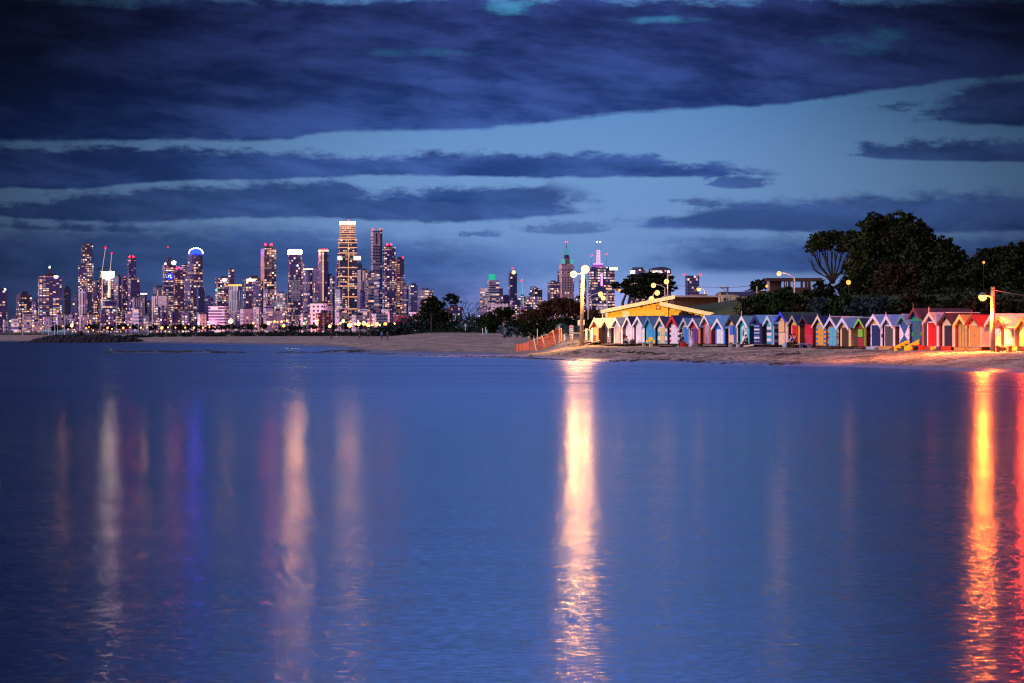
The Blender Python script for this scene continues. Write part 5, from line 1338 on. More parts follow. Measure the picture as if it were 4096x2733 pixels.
# trees behind the dune
plant('dune_tree', 'dark bushy tree on the dune left of the bare tree', 'tree', 900, [(1728,1198,24,14),(1712,1212,26,16),(1748,1212,24,16),(1722,1232,32,18),(1745,1240,26,14),(1700,1238,16,12)], 5000, .32, L_DARK, (), None, .3)
plant('dune_tree', 'thin open-crowned tree between the dark bushy tree and the bare tree', 'tree', 910, [(1808,1185,22,8),(1826,1196,12,8),(1788,1196,14,8),(1835,1208,10,5),(1770,1218,14,8),(1812,1212,16,6)], 1700, .30, L_DARK,
      [[.2,(1796,1270),(1798,1240),(1806,1215),(1808,1188)],[.14,(1798,1245),(1818,1220),(1830,1200)],[.14,(1797,1240),(1782,1218),(1772,1205)],[.1,(1806,1215),(1794,1200),(1788,1194)],[.1,(1812,1226),(1832,1214),(1842,1206)]], clump=.4)
def bare(px, py, L, ang, r, depth, out):
    ex, ey = px+L*math.sin(ang), py-L*math.cos(ang)
    mx_, my_ = (px+ex)/2+rng.normal()*L*.08, (py+ey)/2+rng.normal()*L*.05
    out.append([r,(px,py),(mx_,my_),(ex,ey)])
    if depth == 0: return
    for k in range(rng.integers(2, 4)):
        f = rng.uniform(.55, 1.0)
        bare(px+(ex-px)*f, py+(ey-py)*f, L*rng.uniform(.55,.8), ang+rng.normal()*.55+(.25 if k % 2 else -.25), r*.55, depth-1, out)
bl = []
for a, L, x0 in ((-.55,38,1868),(-.15,36,1874),(.25,42,1880),(.6,40,1886),(.9,30,1890)): bare(x0, 1272, L, a, .2, 3, bl)
plant('bare_tree', 'leafless branching tree standing dark against the pale gap of sky', 'tree', 880, [(1880,1230,20,20)], 0, .2, L_DARK, bl, bk=paint((.03,.02,.025),.9,.3,2), root=1880)

dune = [
 (1520,1322,36,14,'low grey-green shrub at the left tip of the dune scrub',L_BLUE),(1572,1312,40,20,'grey-green shrub near the left tip of the dune, below the crimson building',L_BLUE),(1625,1300,42,26,'mid-height grey-green shrub right below the dark bushy tree\'s left side',L_BLUE),
 (1690,1292,46,28,'grey-green shrub directly below the dark bushy tree',L_BLUE),(1700,1262,44,16,'very dark shrub at the foot of the dark bushy tree',L_DARK),(1765,1258,44,16,'dark shrub between the two dune trees',L_DARK),(1755,1296,46,30,'dark olive shrub in the middle of the dune scrub',L_DARK),
 (1818,1288,44,30,'grey-green shrub below the thin open-crowned tree',L_BLUE),(1870,1296,40,28,'silver-tipped shrub behind the slim marker post',L_SILVER),(1905,1285,36,24,'grey-green shrub right under the bare tree',L_BLUE),
 (1955,1283,44,24,'green shrub behind the beach bin',L_GREEN),(1990,1262,40,20,'dark olive shrub above the beach bin',L_OLIVE),(2020,1244,34,16,'dark domed shrub in front of the pinkish slab',L_DARK),(1975,1312,34,20,'rusty brown shrub right of the beach bin',L_OLIVE),
 (2040,1318,42,16,'silvery shrub between the bin and the mesh fence',L_SILVER),(2090,1318,32,14,'silver-leaved low shrub nearest the left end of the mesh fence',L_SILVER),(2070,1288,50,22,'dark green shrub behind the silvery shrubs',L_DARK),(2140,1305,52,26,'dense dark shrub behind the mesh fence',L_DARK),(2200,1300,46,24,'dark shrub behind the tall end of the mesh fence',L_GREEN)]
for (px, py, rx, ry, lb, mt) in dune:
    D = 930 if px < 1930 else (880 if px < 2000 else 700 if px < 2130 else 520)
    plant('dune_shrub', lb, 'shrub', D, [(px,py,rx,ry),(px-rx*.5,py+ry*.4,rx*.6,ry*.7),(px+rx*.5,py+ry*.35,rx*.6,ry*.7),(px,py+ry*.9,rx*.9,ry*.8)], 2600, .30 if D > 800 else .22, mt, (), 'shrubs on the dune', .12, clump=.26)
plant('dune_shrub', 'silvery blue shrub between the mesh fence and the beach sign', 'shrub', 470, [(2252,1312,22,12),(2275,1320,22,10),(2240,1305,14,8)], 2400, .16, L_SILVER, (), 'shrubs on the dune', .1, clump=.3)
plant('dune_shrub', 'silvery blue shrub between the beach sign and the beach lamp post', 'shrub', 465, [(2305,1318,20,10),(2322,1312,12,8)], 1700, .16, L_SILVER, (), 'shrubs on the dune', .1, clump=.3)
plant('dune_shrub', 'large dark shrub behind the beach sign', 'shrub', 500, [(2250,1290,44,18),(2290,1295,40,18),(2320,1298,30,20),(2230,1315,30,16),(2290,1325,50,12)], 3800, .2, L_DARK, (), 'shrubs on the dune', .12)
plant('dune_shrub', 'dark shrub between the beach lamp post and the first hut', 'shrub', 430, [(2358,1302,22,22),(2346,1325,20,18),(2372,1320,14,18)], 2600, .17, L_DARK, (), 'shrubs on the dune', .12)

# low scrub along the back of the far beach
B = []
for i in range(330):
    px = rng.uniform(430, 2080); t_ = rng.random()
    D = lerp([(430,860),(700,965),(1450,985),(1500,940),(2080,860)], px)+rng.uniform(0, 45)
    x = (px-HX)/F*D
    top = lerp([(430,.25),(600,.55),(900,.85),(1400,.85),(1500,.8),(2080,.6)], px)
    B.append(((x, D, ground_at(x, D)+top*rng.uniform(.2,1.0)), 1.8, 1.4, top*.8))
tag(leaf_mesh('dune_scrub', B, 30000, .26, leafmat((.004,.007,.005),(.026,.038,.032)), None, .55), kind='stuff')

# dark park trees between the beach and the city
k = 0
for px in list(np.arange(515, 1620, 46))+list(np.arange(215, 500, 70)):
    px = px+rng.uniform(-14, 14); D = rng.uniform(1370, 1460); w_ = rng.uniform(16, 28); y_ = rng.uniform(1303, 1311)
    plant('park_tree', 'small dark rounded tree among the street lamps at the foot of the city', 'tree', D, [(px,y_,w_,9),(px-w_*.5,y_+5,w_*.6,7),(px+w_*.5,y_+4,w_*.6,7)], 500, .42, L_DARK, (), 'dark park trees at the foot of the city', .2, clump=.3, per=16)

# drifts of sea wrack along the wet sand
V = []; FC = []
q = MB()
for i in range(1100):
    px = rng.uniform(1380, 3200); c = rng.random()
    D = d_near(px)+(2.2+3.0*math.sin(px*.01)+rng.normal()*.9 if c < .65 else 16+8*math.sin(px*.006)+rng.normal()*2.5)
    x = (px-HX)/F*D; z = ground_at(x, D)
    if z < .02: continue
    s = rng.uniform(.05, .26)
    n = 6; ring = [(x+s*(1+.5*rng.random())*1.5*math.cos(a), D+s*(.6+.4*rng.random())*math.sin(a), z-.04) for a in np.linspace(0, 2*math.pi, n, endpoint=False)]
    q.add(ring+[(x, D, z+s*.28)], [(j, (j+1) % n, n) for j in range(n)])
for i in range(230):
    px = rng.uniform(425, 1480); D = lerp([(400,410.5),(1400,407.5)], px)+rng.normal()*3.0
    x = (px-HX)/F*D; z = ground_at(x, D)
    if z < .0: continue
    s = rng.uniform(.12, .42)
    ring = [(x+s*(1+.5*rng.random())*2.2*math.cos(a), D+s*(.6+.4*rng.random())*math.sin(a), z-.05) for a in np.linspace(0, 2*math.pi, 6, endpoint=False)]
    q.add(ring+[(x, D, z+s*.35)], [(j, (j+1) % 6, 6) for j in range(6)])
tag(q.build('seaweed', paint((.022,.016,.012), .8, .4, 2)), kind='stuff')

# ---- breakwater, pier and marina at far left
def mound(name, label, pts, D, wid):
    """lumpy rock bank: pts = (px, top_py)"""
    q = MB(); n = 70; mrow = 7; vs = []
    for i in range(n+1):
        px = pts[0][0]+(pts[-1][0]-pts[0][0])*i/n; x = (px-HX)/F*D; h = max(.05, zat(lerp(pts, px), D))
        for j in range(mrow+1):
            f = j/mrow*2-1; hh = h*(1-abs(f)**1.6)
            vs.append((x+rng.normal()*.25, D+f*wid+rng.normal()*.3, hh+(rng.normal()*.16 if 0 < j < mrow else -.3)))
    fs = [(i*(mrow+1)+j, (i+1)*(mrow+1)+j, (i+1)*(mrow+1)+j+1, i*(mrow+1)+j+1) for i in range(n) for j in range(mrow)]
    q.add(vs, fs)
    return tag(q.build(name, paint((.010,.008,.009), .9, .5, .8)), label, 'breakwater')
mound('rock_breakwater', 'long low black rock breakwater at the left end of the beach', [(96,1369),(130,1362),(175,1345),(250,1339),(330,1337),(420,1338),(500,1343),(560,1362)], 782, 9)
for i, (px, py, r_, lb) in enumerate(((322,1334,9,'upright dark boulder standing on top of the breakwater'),(402,1340,7,'rounded boulder on the crest of the breakwater nearer the beach'),(520,1358,12,'dark boulder where the breakwater meets the sand'),(470,1362,10,'dark boulder low on the beach side of the breakwater'),(545,1366,8,'small dark boulder at the very end of the breakwater on the sand'))):
    p = at(px, py, 774); k_ = 774/F*r_
    bo = MB().ball((0,0,0), k_, 2, 0, (1.1,.9,1.2 if i == 0 else .7))
    bo.v = [(v[0]+rng.normal()*k_*.08, v[1]+rng.normal()*k_*.08, v[2]+rng.normal()*k_*.08) for v in bo.v]
    tag(bo.build('boulder', paint((.012,.01,.01), .9, .5, .8), None, p), lb, 'boulder', 'boulders on the breakwater')

D = 1330
o = thing('timber_pier', 'dark timber pier on piles at the far left edge', 'pier', at(80, HY, D)+Vector((0,0,-HC)), 0)
xa, xb = (-60-80)/F*D, (192-80)/F*D
MB().box(xa, xb, -2, 2, 1.25, 1.75).build('deck', bearer, o)
for i in range(13):
    x = xa+(xb-xa)*(i+.5)/13
    MB().tube([(x,-1.6,-.8),(x,-1.6,1.25)], .35, 6).build('pile', bearer, o)
q = MB()
for i in range(25): q.box(xa+(xb-xa)*i/25-.06, xa+(xb-xa)*i/25+.06, -1.9, -1.8, 1.75, 2.7)
q.box(xa, xb, -1.92, -1.80, 2.7, 2.8); q.build('railing', bearer, o)
o = thing('marina_shed', 'low shed with a pale turquoise roof by the water behind the breakwater', 'shed', at(215, HY, 1420)+Vector((0,0,GZ-HC)), 0)
MB().box(-5.5, 5.5, 0, 5, -1, 1.5).build('wall', paint((.12,.16,.3),.6,.3,.5), o)
MB().yprism([(-6,1.5),(6,1.5),(5,2.6),(-5,2.6)], -.4, 5.4).build('roof', paint((.30,.50,.58),.5,.2,.5), o)

plant('wall_shrub', 'scraggly shrub growing against the yellow wall under the lower gable board', 'shrub', 372, [(2740,1256,16,8),(2722,1262,10,6),(2762,1262,12,6)], 900, .14, L_OLIVE, (), None, .05, clump=.35)
# ------------------------------------------------------------------ lit lamps
SOD = (1.0, .46, .13); ORG = (1.0, .25, .04); CRE = (1.0, .41, .13)
def lampglow(col, s): return glow(col, 3.2, 'NONE')
def lamp_light(parent, c, col, I, r=.3, aim=None, cone=120):
    """the light of a lamp: intensity I (W/sr), hung just under its glass"""
    l = bpy.data.lights.new('lamp', 'SPOT' if aim else 'POINT'); l.energy = 4*math.pi*I; l.color = col; l.shadow_soft_size = r
    o = bpy.data.objects.new('lamp', l); COL.objects.link(o); o.parent = parent; o.location = c
    if aim:
        l.spot_size = R(cone); l.spot_blend = .5
        o.rotation_euler = Vector(aim).to_track_quat('-Z', 'Y').to_euler()
    return o

# timber pole with two floodlights on the beach
b = gp(2325, 343); top = at(2332, 1089, 343)-b
o = thing('beach_lamp_post', 'tall timber pole with two blazing floodlights at the left end of the huts', 'lamp post', b, 0)
tp = paint((.36,.25,.14), .85, .4, 2)
MB().tube([(0,0,-.4),(top.x*.5,0,top.z*.5),(top.x,0,top.z)], [.23,.20,.16], 10).build('pole', tp, o, smooth=True)
for (px, py, r, s) in ((2341,1078,.44,0),(2294,1098,.36,210.0)):
    c = at(px, py, 343)-b
    MB().tube([(top.x,0,top.z-.1),((top.x+c.x)/2,-.1,max(top.z,c.z)-.15),(c.x,-.15,c.z)], .05, 6).build('bracket', paint((.3,.28,.26),.5,.2,3,metal=.6), o)
    hd = MB().tube([(c.x,-.02,c.z+.05),(c.x,.32,c.z+.14)], [r*1.02,r*.55], 12).build('lamp_head', paint((.2,.2,.2),.4,.2,3,metal=.5), o)
    MB().ball((c.x,-.16,c.z), r, 2).build('lamp_glass', glow((1.0,.62,.22), 4.0, 'NONE'), hd)
    if s:
        lamp_light(hd, (c.x, -.35-r, c.z-r-.1), CRE, s)
        lamp_light(hd, (c.x-.1, -.3-r, c.z-r-.3), (1.0,.45,.14), 2400, aim=(-.8,.32,-.2), cone=72)
    else:
        lamp_light(hd, (c.x+.1, -.2-r, c.z-r-.15), (1.0,.58,.17), 4600, aim=(.34,1,-.13), cone=78)
        lamp_light(hd, (c.x, -.4-r, c.z-r-.1), CRE, 130)
        lamp_light(hd, (c.x, -.3-r, c.z-r-.3), (1.0,.52,.14), 480, aim=(0,-.1,-1), cone=140)
for (dx, z0, z1) in ((-.24, 2.15, 2.7), (.22, 2.2, 2.72)):
    MB().box(dx-.13, dx+.13, -.16, .12, z0, z1).build('meter_box', paint((.7,.6,.52),.5,.2,3), o)

# right-hand timber pole
b = gp(3971, 246); top = at(3971, 1148, 246)-b
o = thing('beach_lamp_post', 'timber pole with one glaring orange lamp on a curved arm near the cream huts', 'lamp post', b, 0)
MB().tube([(0,0,-.4),(top.x*.5,0,top.z*.5),(top.x,0,top.z)], [.21,.18,.15], 10).build('pole', tp, o, smooth=True)
c = at(3930, 1188, 246)-b
MB().tube([(-.1,-.05,c.z-.1),(-.25,-.1,c.z+.06),(-.45,-.1,c.z+.09),(c.x+.2,-.1,c.z+.04)], .045, 6).build('arm', paint((.5,.42,.38),.5,.2,3,metal=.4), o)
hd = MB().tube([(c.x,-.1,c.z+.12),(c.x,-.1,c.z+.34)], [.34,.12], 12).build('lamp_head', paint((.2,.2,.2),.4,.2,3,metal=.5), o)
MB().ball((c.x,-.1,c.z), .32, 2).build('lamp_glass', glow((1.0,.46,.10), 4.0, 'NONE'), hd)
lamp_light(hd, (c.x, -.3, c.z-.55), (1.0,.14,.012), 260.0)
lamp_light(hd, (c.x-.2, -.4, c.z-.6), (1.0,.22,.03), 1900.0, aim=(-.63,.75,-.26), cone=84)
lamp_light(hd, (c.x, -.3, c.z-.7), (1.0,.26,.04), 1300.0, aim=(0,-.12,-1), cone=152)
MB().box(-.05,.05,-.2,-.05,c.z+.1,c.z+.5).build('insulator', paint((.3,.3,.3),.4,.2,3), o)

# street lamps along the road behind the huts
def street_lamp(px, py, D, pole_px, pole_py, label, s, r=.38, col=SOD, group='street lamps along the road behind the huts'):
    x = (pole_px-HX)/F*D; b = Vector((x, D, ground_at(x, D)))
    o = thing('street_lamp', label, 'street lamp', b, 0, group)
    tpz = at(pole_px, pole_py, D)-b; c = at(px, py, D)-b
    pm_ = paint((.62,.52,.46),.5,.2,2)
    MB().tube([(0,0,-.3),(0,0,tpz.z)], [.10,.07], 8).build('pole', pm_, o)
    MB().tube([(0,0,tpz.z-.05),((c.x)*.35,0,tpz.z+(c.z-tpz.z)*.7+.1),(c.x*.8,0,c.z+.16),(c.x,0,c.z+.15)], .05, 6).build('arm', pm_, o)
    hd = MB().prism(ngon(.36, 10), c.z+.14, c.z+.26, scale=.5)
    hd.v = [(v[0]+c.x, v[1], v[2]) for v in hd.v]
    h_ = hd.build('lamp_head', paint((.2,.2,.2),.4,.2,3), o)
    MB().ball((c.x,0,c.z), r, 2).build('lamp_glass', lampglow(col, s), h_)
    lamp_light(h_, (c.x, -.1, c.z-r-.35), col, s)
    return o
street_lamp(2402,1177,490,2353,1192,'white street lamp post leaning its arm right, nearest the beach lamp post',5)
street_lamp(2413,1193,520,2366,1202,'second white street lamp post, just right of the one nearest the beach lamp post',5)
street_lamp(2478,1161,500,2429,1165,'street lamp with its faint orange light left of the flat-topped pine',4,.2,ORG)
street_lamp(2614,1142,500,2660,1150,'bright street lamp in front of the middle of the flat-topped pine',5)
street_lamp(2666,1127,480,2671,1092,'tall slim street lamp post rising through the right side of the pine',4)
street_lamp(2629,1172,470,2612,1180,'street lamp just above the pavilion roof ridge under the pine',4)
street_lamp(2606,1196,450,2600,1205,'lowest street lamp peeping over the cream gable board',4)
street_lamp(2795,1157,452,2820,1160,'street lamp glaring above the long flat roof',10,.3)
street_lamp(3116,1095,470,3178,1112,'street lamp glaring above the roof of the clifftop house',36,.34)
def small_lamp(px, py, D, label, s, r=.2, col=ORG):
    p = at(px, py, D); g = Vector((p.x, D, ground_at(p.x, D)))
    o = thing('garden_lamp', label, 'lamp', g, 0)
    MB().tube([(0,0,-.2),(0,0,p.z-g.z-r)], .022, 6).build('pole', paint((.012,.01,.01),.6,.2,2), o)
    MB().ball((0,0,p.z-g.z), r, 2).build('lamp_glass', lampglow(col, s), o)
    lamp_light(o, (0, -r-.2, p.z-g.z-.1), col, s*.25, .15)
small_lamp(3067,1145,480,'small orange lamp at the left wall of the clifftop house',25)
small_lamp(3935,1050,318,'tiny orange lamp shining in the dark tree behind the right-hand lamp',20,.12)
small_lamp(3394,1130,340,'orange light glowing low among the trunks right of the umbrella tree',12,.25)

# lamps along the far shore
far_l = [(41,1285,5,'n'),(55,1303,4,'n'),(92,1303,3,'n'),(133,1304,6,'n'),(170,1307,3,'n'),(252,1305,5,'n'),(287,1303,7,'n'),(272,1318,4,'n'),(345,1313,5,'n'),(356,1309,4,'n'),(373,1322,4,'n'),(430,1312,6,'n'),(448,1316,4,'n'),(493,1312,6,'n'),(520,1310,4,'n'),(563,1311,5,'n'),(588,1311,4,'n'),(647,1312,7,'n'),(672,1310,4,'n'),(702,1311,4,'n'),(741,1311,5,'n'),(776,1311,5,'n'),(812,1312,5,'n'),(838,1309,4,'n'),
 (923,1285,11,'the brightest far shore lamp, left of centre of the skyline'),(1013,1293,6,'n'),(1022,1304,4,'n'),(1074,1293,8,'n'),(1098,1287,6,'n'),(1110,1289,5,'n'),(1126,1287,6,'n'),(1135,1303,7,'n'),(1148,1284,6,'n'),(1216,1294,6,'n'),(1226,1288,4,'n'),(1274,1281,4,'n'),(1319,1305,7,'n'),(1352,1298,5,'n'),(1362,1293,6,'n'),(1373,1284,7,'n'),(1399,1301,11,'large amber lamp leading the row of lamps below the banded supertall'),(1420,1297,6,'n'),(1434,1296,9,'n'),(1455,1294,9,'n'),(1469,1300,7,'n'),(1477,1303,6,'n'),(1489,1300,6,'n'),(1507,1297,9,'n'),(1520,1302,6,'n'),(1541,1297,8,'n'),(1560,1302,5,'n'),(1577,1296,6,'n')]
proto = None
for i, (px, py, r, lb) in enumerate(far_l):
    D = 1230+((i*53) % 90)
    x = (px-HX)/F*D; g = ground_at(x, D) if px > 300 else .9
    if lb == 'n': lb = 'one of the small orange lamps strung along the foot of the city'
    o = thing('promenade_lamp', lb, 'street lamp', (x, D, g), 0, 'orange lamps along the foot of the city')
    z = zat(py, D)-g; rr_ = r*D/F*(.72 if r < 7 else .9)
    MB().tube([(0,0,-.3),(0,0,z-rr_)], .07, 5).build('pole', paint((.3,.25,.22),.6,.2,2), o)
    warm = (1.0,.28,.045) if i % 3 else (1.0,.42,.12)
    if px < 520 and i % 2: warm = (1.0,.14,.03)
    MB().ball((0,0,z), rr_, 1).build('lamp_glass', glow(warm, 6.0 if r < 6 else 12.0 if r < 9 else 16.0, 'NONE'), o)

# pale poles on the promenade
for px, y0, lb in ((195,1270,'n'),(219,1268,'n'),(231,1262,'n'),(259,1262,'n'),(91,1245,'n'),(525,1300,'n'),(553,1302,'n'),(593,1304,'n'),(681,1300,'n'),(1112,1306,'n'),(1296,1306,'n'),(1363,1306,'n')):
    D = 1180; x = (px-HX)/F*D
    o = thing('light_pole', 'thin pale pole standing at the foot of the city', 'pole', (x, D, .9), 0, 'thin pale poles at the foot of the city')
    MB().tube([(0,0,-.3),(0,0,zat(y0, D)-.9)], [.13,.09], 6).build('shaft', paint((.5,.55,.68),.5,.2,2), o)
    MB().box(-.25,.25,-.1,.1,zat(y0, D)-.9,zat(y0, D)-.75).build('cap', paint((.5,.55,.68),.5,.2,2), o)

# power pole and wires
b = gp(2910, 455)
o = thing('power_pole', 'timber power pole with a crossarm above the white house roof', 'power pole', b, 0)
zt = zat(1147, 455)-b.z
MB().tube([(0,0,-.4),(0,0,zt)], [.17,.13], 8).build('pole', paint((.16,.10,.09),.8,.3,2), o)
MB().box(-1.1,.15,-.08,.08,zt-.25,zt-.1).build('crossarm', paint((.14,.09,.08),.8,.3,2), o)
MB().tube([(-.75,0,zt-.2),(0,0,zt-.9)], .04, 5).build('brace', paint((.14,.09,.08),.8,.3,2), o)
def wire(label, a, b_, sag, r=.018, c=(.05,.05,.06)):
    pts = [a.lerp(b_, f)-Vector((0,0,sag*4*f*(1-f))) for f in np.linspace(0, 1, 14)]
    tag(MB().tube([p-a for p in pts], r, 5).build('overhead_wire', paint(c,.6,.2,2), None, a), label, 'wire', 'overhead wires')
wire('overhead wire running from the power pole left to the flat-topped pine', at(2909,1150,455), at(2640,1138,470), .1, .03)
wire('overhead wire running from the power pole right to the clifftop house', at(2911,1150,455), at(3075,1128,498), .2, .03)
wire('bright wire running right from the top of the right-hand lamp pole out of the picture', at(3972,1160,246), at(4330,1205,292), .15, .022, (.7,.6,.5))
wire('thin wire against the sky between the big tree mass and the right-edge tree', at(3830,1019,360), at(4050,1020,345), .02, .03)

# the next pole along, just beyond the right edge: its red light lies on the water inside the picture
b = gp(4126, 246)
o = thing('beach_lamp_post', 'timber pole with a red lamp just beyond the right edge, mirrored red in the water', 'lamp post', b, 0)
MB().tube([(0,0,-.4),(0,0,5.4)], [.2,.15], 10).build('pole', tp, o, smooth=True)
MB().tube([(-.2,-.05,5.2),(-.22,-.3,5.35)], .045, 6).build('arm', paint((.5,.42,.38),.5,.2,3,metal=.4), o)
hd = MB().tube([(-.22,-.35,5.35),(-.22,-.35,5.5)], [.26,.10], 12).build('lamp_head', paint((.2,.2,.2),.4,.2,3,metal=.5), o)
MB().ball((-.22,-.35,5.2), .2, 2).build('lamp_glass', glow((1.0,.10,.02), 4.0, 'NONE'), hd)
lamp_light(hd, (-.22,-.5,4.8), (1.0,.05,.01), 190.0, .5)
# ------------------------------------------------------------------ people
def skin(name, verts, edges, mat, parent, sub=1):
    """one continuous surface grown over a skeleton: verts = (x,y,z,r)"""
    me = bpy.data.meshes.new(name); me.from_pydata([v[:3] for v in verts], edges, []); me.update()
    o = bpy.data.objects.new(name, me); COL.objects.link(o); o.parent = parent
    sk = o.modifiers.new('skin', 'SKIN'); sk.use_smooth_shade = True
    if sub:
        sb = o.modifiers.new('sub', 'SUBSURF'); sb.levels = sub; sb.render_levels = sub
    lay = me.skin_vertices[0].data if me.skin_vertices else None
    if lay is None:
        bm = bmesh.new(); bm.from_mesh(me); bm.verts.layers.skin.verify(); bm.to_mesh(me); bm.free(); lay = me.skin_vertices[0].data
    for i, v in enumerate(verts): lay[i].radius = (v[3], v[3]*(.8 if v[3] > .09 else 1)); lay[i].use_root = (i == 0)
    me.materials.append(mat)
    return o
SKN = paint((.45,.26,.18), .5, .1, 8)
def person(label, loc, yaw, pose, top, legs, hair=(.02,.012,.01), shoes=(.05,.05,.05), h=1.72, skirt=None, hat=None, armsfwd=0.0, group=None, sleeves=None):
    o = thing('person', label, 'person', loc, yaw, group); o.scale = (h/1.72,)*3
    J = {}
    if pose in ('stand', 'walk'):
        st = .16 if pose == 'walk' else .03
        J = dict(pel=(0,0,.95), spi=(0,0,1.18), che=(0,-.01,1.38), nec=(0,-.02,1.50), hd=(0,-.03,1.60), ht=(0,-.02,1.68),
                 hip=(.09,0,.92), kneL=(.11,-.03-st*.6,.50), ankL=(.12,.02-st,.09), toeL=(.13,-.16-st,.03), kneR=(-.11,-.03+st*.4,.50), ankR=(-.12,.04+st,.09), toeR=(-.13,-.13+st,.03),
                 sh=(.18,0,1.42), elb=(.25,.02-armsfwd*.2,1.14+armsfwd*.05), wri=(.25-armsfwd*.1,-.06-armsfwd*.25,.90+armsfwd*.25))
    elif pose == 'sit':
        J = dict(pel=(0,0,.50), spi=(0,-.02,.72), che=(0,-.08,.92), nec=(0,-.12,1.04), hd=(0,-.16,1.13), ht=(0,-.15,1.21),
                 hip=(.10,-.04,.48), kneL=(.15,-.44,.50), ankL=(.16,-.46,.09), toeL=(.17,-.62,.04), kneR=(-.15,-.42,.51), ankR=(-.14,-.36,.09), toeR=(-.15,-.52,.04),
                 sh=(.18,-.07,.95), elb=(.24,-.20,.70), wri=(.14,-.40,.58))
    elif pose == 'ground':
        J = dict(pel=(0,0,.14), spi=(0,-.02,.36), che=(0,-.08,.56), nec=(0,-.12,.68), hd=(0,-.17,.77), ht=(0,-.16,.85),
                 hip=(.10,-.03,.13), kneL=(.16,-.36,.46), ankL=(.15,-.52,.08), toeL=(.16,-.68,.04), kneR=(-.16,-.36,.45), ankR=(-.15,-.52,.08), toeR=(-.16,-.68,.04),
                 sh=(.18,-.07,.59), elb=(.26,-.24,.42), wri=(.10,-.44,.40))
    elif pose == 'crouch':
        J = dict(pel=(0,.05,.55), spi=(0,-.06,.76), che=(0,-.20,.94), nec=(0,-.28,1.03), hd=(0,-.36,1.10), ht=(0,-.38,1.18),
                 hip=(.10,.03,.53), kneL=(.14,-.30,.46), ankL=(.13,-.10,.09), toeL=(.14,-.28,.04), kneR=(-.14,-.34,.48), ankR=(-.13,-.22,.09), toeR=(-.14,-.40,.04),
                 sh=(.17,-.20,.96), elb=(.24,-.36,.74), wri=(.16,-.50,.56))
    mir = lambda p: (-p[0], p[1], p[2])
    def W(p, r): return (*p, r)
    # body: one skin
    v = [W(J['pel'],.14), W(J['spi'],.125), W(J['che'],.145), W(J['nec'],.055), W(J['hd'],.095), W(J['ht'],.085)]
    e = [(0,1),(1,2),(2,3),(3,4),(4,5)]
    nose = (J['hd'][0], J['hd'][1]-.115, J['hd'][2]); v.append(W(nose,.016)); e.append((4,6))
    for s in (1, -1):
        f = (lambda p: p) if s == 1 else mir
        b = len(v); L = 'L' if s == 1 else 'R'
        v += [W(f(J['hip']),.095), W(J['kne'+L],.062), W(J['ank'+L],.04), W(J['toe'+L],.032)]
        e += [(0,b),(b,b+1),(b+1,b+2),(b+2,b+3)]
        b = len(v)
        wr = Vector(f(J['wri'])); el_ = Vector(f(J['elb'])); dr = (wr-el_).normalized(); sd_ = dr.orthogonal().normalized()
        palm = wr+dr*.07
        v += [W(f(J['sh']),.06), W(tuple(el_),.043), W(tuple(wr),.03), W(tuple(palm),.034)]
        e += [(2,b),(b,b+1),(b+1,b+2),(b+2,b+3)]
        for q, ln in ((-.026,.075),(-.009,.085),(.009,.08),(.026,.065)):
            m_ = palm+dr*ln*.6+sd_*q*1.2; t_ = palm+dr*ln+sd_*q*1.3+Vector((0,-.012,0))
            k = len(v); v += [W(tuple(m_),.009), W(tuple(t_),.008)]; e += [(b+3,k),(k,k+1)]
        k = len(v); m_ = wr+dr*.05+sd_*.04; t_ = wr+dr*.085+sd_*.055
        v += [W(tuple(m_),.010), W(tuple(t_),.009)]; e += [(b+2,k),(k,k+1)]
    skin('body', v, e, SKN, o)
    # clothes follow the same skeleton, a little looser
    fab = lambda c: paint(c, .85, .3, 6)
    v = [W(J['che'],.165), W(J['spi'],.150), W(J['pel'],.158)]; e = [(0,1),(1,2)]
    for s in (1, -1):
        f = (lambda p: p) if s == 1 else mir
        b = len(v); v += [W(f(J['sh']),.078), W(f(J['elb']),.06), W(f(J['wri']),.046)]; e += [(0,b),(b,b+1),(b+1,b+2)]
    skin('jacket', v, e, fab(top), o)
    if skirt:
        q = MB(); p = Vector(J['pel'])
        q.tube([p+Vector((0,0,.05)), p-Vector((0,0,.3)), p-Vector((0,0,.62)), p-Vector((0,0,.9))], [.165,.20,.25,.30], 12)
        q.build('skirt', fab(skirt), o, smooth=True)
    else:
        v = [W(J['pel'],.155)]; e = []
        for s in (1, -1):
            L = 'L' if s == 1 else 'R'; f = (lambda p: p) if s == 1 else mir
            b = len(v); v += [W(f(J['hip']),.11), W(J['kne'+L],.077), W(J['ank'+L],.056)]; e += [(0,b),(b,b+1),(b+1,b+2)]
        skin('trousers', v, e, fab(legs), o)
    for L in 'LR':
        a, t_ = Vector(J['ank'+L]), Vector(J['toe'+L])
        MB().tube([a+Vector((0,.06,-.03)), a.lerp(t_,.4)+Vector((0,0,-.01)), t_], [.05,.052,.042], 8).build('shoe', fab(shoes), o, smooth=True)
    hd, ht = Vector(J['hd']), Vector(J['ht'])
    MB().ball(tuple(ht+Vector((0,.022,.0))), .105, 2, 0, (1,1.05,.95)).build('hair', fab(hair), o, smooth=True)
    for sx in (-.036,.036): MB().ball((hd.x+sx, hd.y-.092, hd.z+.03), .011, 1).build('eye', paint((.02,.02,.02),.2,.1,3), o)
    if hat: 
        MB().tube([ht+Vector((0,0,.0)), ht+Vector((0,0,.10)), ht+Vector((0,0,.13))], [.125,.115,.06], 12).build('cap', fab(hat), o, smooth=True)
    return o

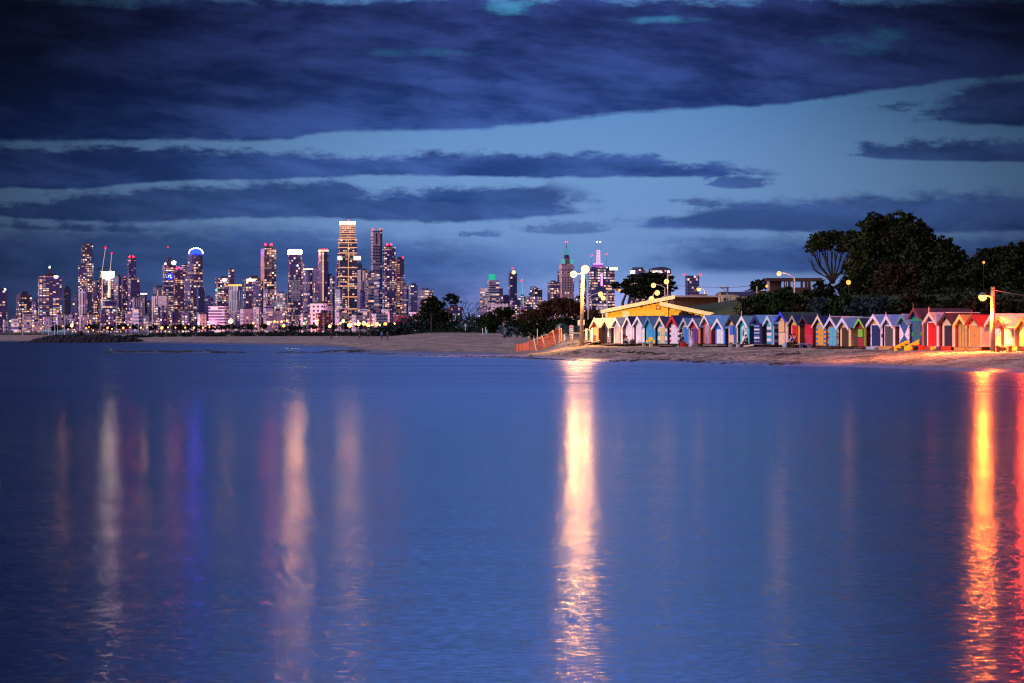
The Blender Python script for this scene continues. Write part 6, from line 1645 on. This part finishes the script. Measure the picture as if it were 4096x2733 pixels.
def far_pt(px, py, D):
    x = (px-HX)/F*D; return (x, D, ground_at(x, D))
G = 'people on the far beach'
person('person in black standing with legs apart on the far beach', far_pt(1325,1375,722), R(20), 'stand', (.012,.01,.012), (.012,.01,.014), group=G, h=1.75)
person('dark-topped person with pale legs crouching beside the one in black on the far beach', far_pt(1350,1375,725), R(-60), 'crouch', (.02,.015,.02), (.62,.5,.45), group=G, h=1.7)
person('dark hunched person sitting alone on the far beach', far_pt(1438,1366,800), R(10), 'ground', (.01,.008,.012), (.012,.01,.012), group=G, h=1.75)
person('person in a blue jacket walking on the far beach', far_pt(1527,1383,668), R(160), 'walk', (.06,.09,.42), (.03,.025,.05), group=G)
person('dark-clothed person walking beside the blue-jacketed one on the far beach', far_pt(1550,1380,678), R(170), 'walk', (.03,.01,.03), (.03,.015,.025), group=G, h=1.76)

G = 'people in front of the huts'
p = in_front(4, .9, .55)
person('person with white sleeves and dark trousers sitting on the deck before the white huts', (p.x,p.y,p.z+.12), HUT_YAW+R(20), 'ground', (.62,.55,.55), (.02,.02,.06), group=G, h=1.72)
p = in_front(10, -.4, 1.13)
person('man in dark jacket and white cap on the red stool before the purple-doored hut', (p.x,p.y,p.z-.02), HUT_YAW-R(10), 'sit', (.012,.012,.02), (.08,.10,.22), shoes=(.7,.68,.68), hat=(.7,.62,.6), group=G, h=1.74)
p = in_front(11, .1, 1.6)
person('woman in a long lilac white dress standing before the striped-door hut', tuple(p), HUT_YAW-R(30), 'stand', (.58,.46,.70), (.5,.4,.6), skirt=(.55,.44,.68), hair=(.10,.05,.06), group=G, h=1.68)
p = in_front(15, .1, 1.1)
person('hooded person in black sitting on the sand before the navy wavy-striped hut', tuple(p), HUT_YAW+R(5), 'sit', (.008,.006,.012), (.01,.008,.012), hair=(.008,.006,.01), group=G, h=1.55)
p = in_front(18, 1.9, 1.0)
person('person with white sleeves leaning close to another before the crimson hut', tuple(p), HUT_YAW-R(35), 'sit', (.6,.55,.62), (.02,.015,.025), hair=(.015,.01,.012), group=G, h=1.7)
p = in_front(19, -.75, 1.0)
person('dark-haired person in a navy jacket leaning on the white-sleeved one before the crimson hut', tuple(p), HUT_YAW+R(30), 'sit', (.02,.02,.09), (.012,.01,.02), hair=(.012,.008,.01), group=G, h=1.76)
for k_, al, lb in ((18, 1.9, 'low dark crate seat under the white-sleeved person of the couple'), (19, -.75, 'low dark crate seat under the navy-jacketed person of the couple'), (15, .1, 'low dark crate under the hooded person in black')):
    p = in_front(k_, al, 1.0 if k_ != 15 else 1.1)
    o = thing('crate_seat', lb, 'crate', p, HUT_YAW)
    MB().box(-.25,.25,-.1,.25,-.1,.30).build('box', paint((.05,.03,.025),.8,.3,3), o); MB().box(-.27,.27,-.12,.27,.301,.34).build('lid', paint((.06,.035,.03),.8,.3,3), o)
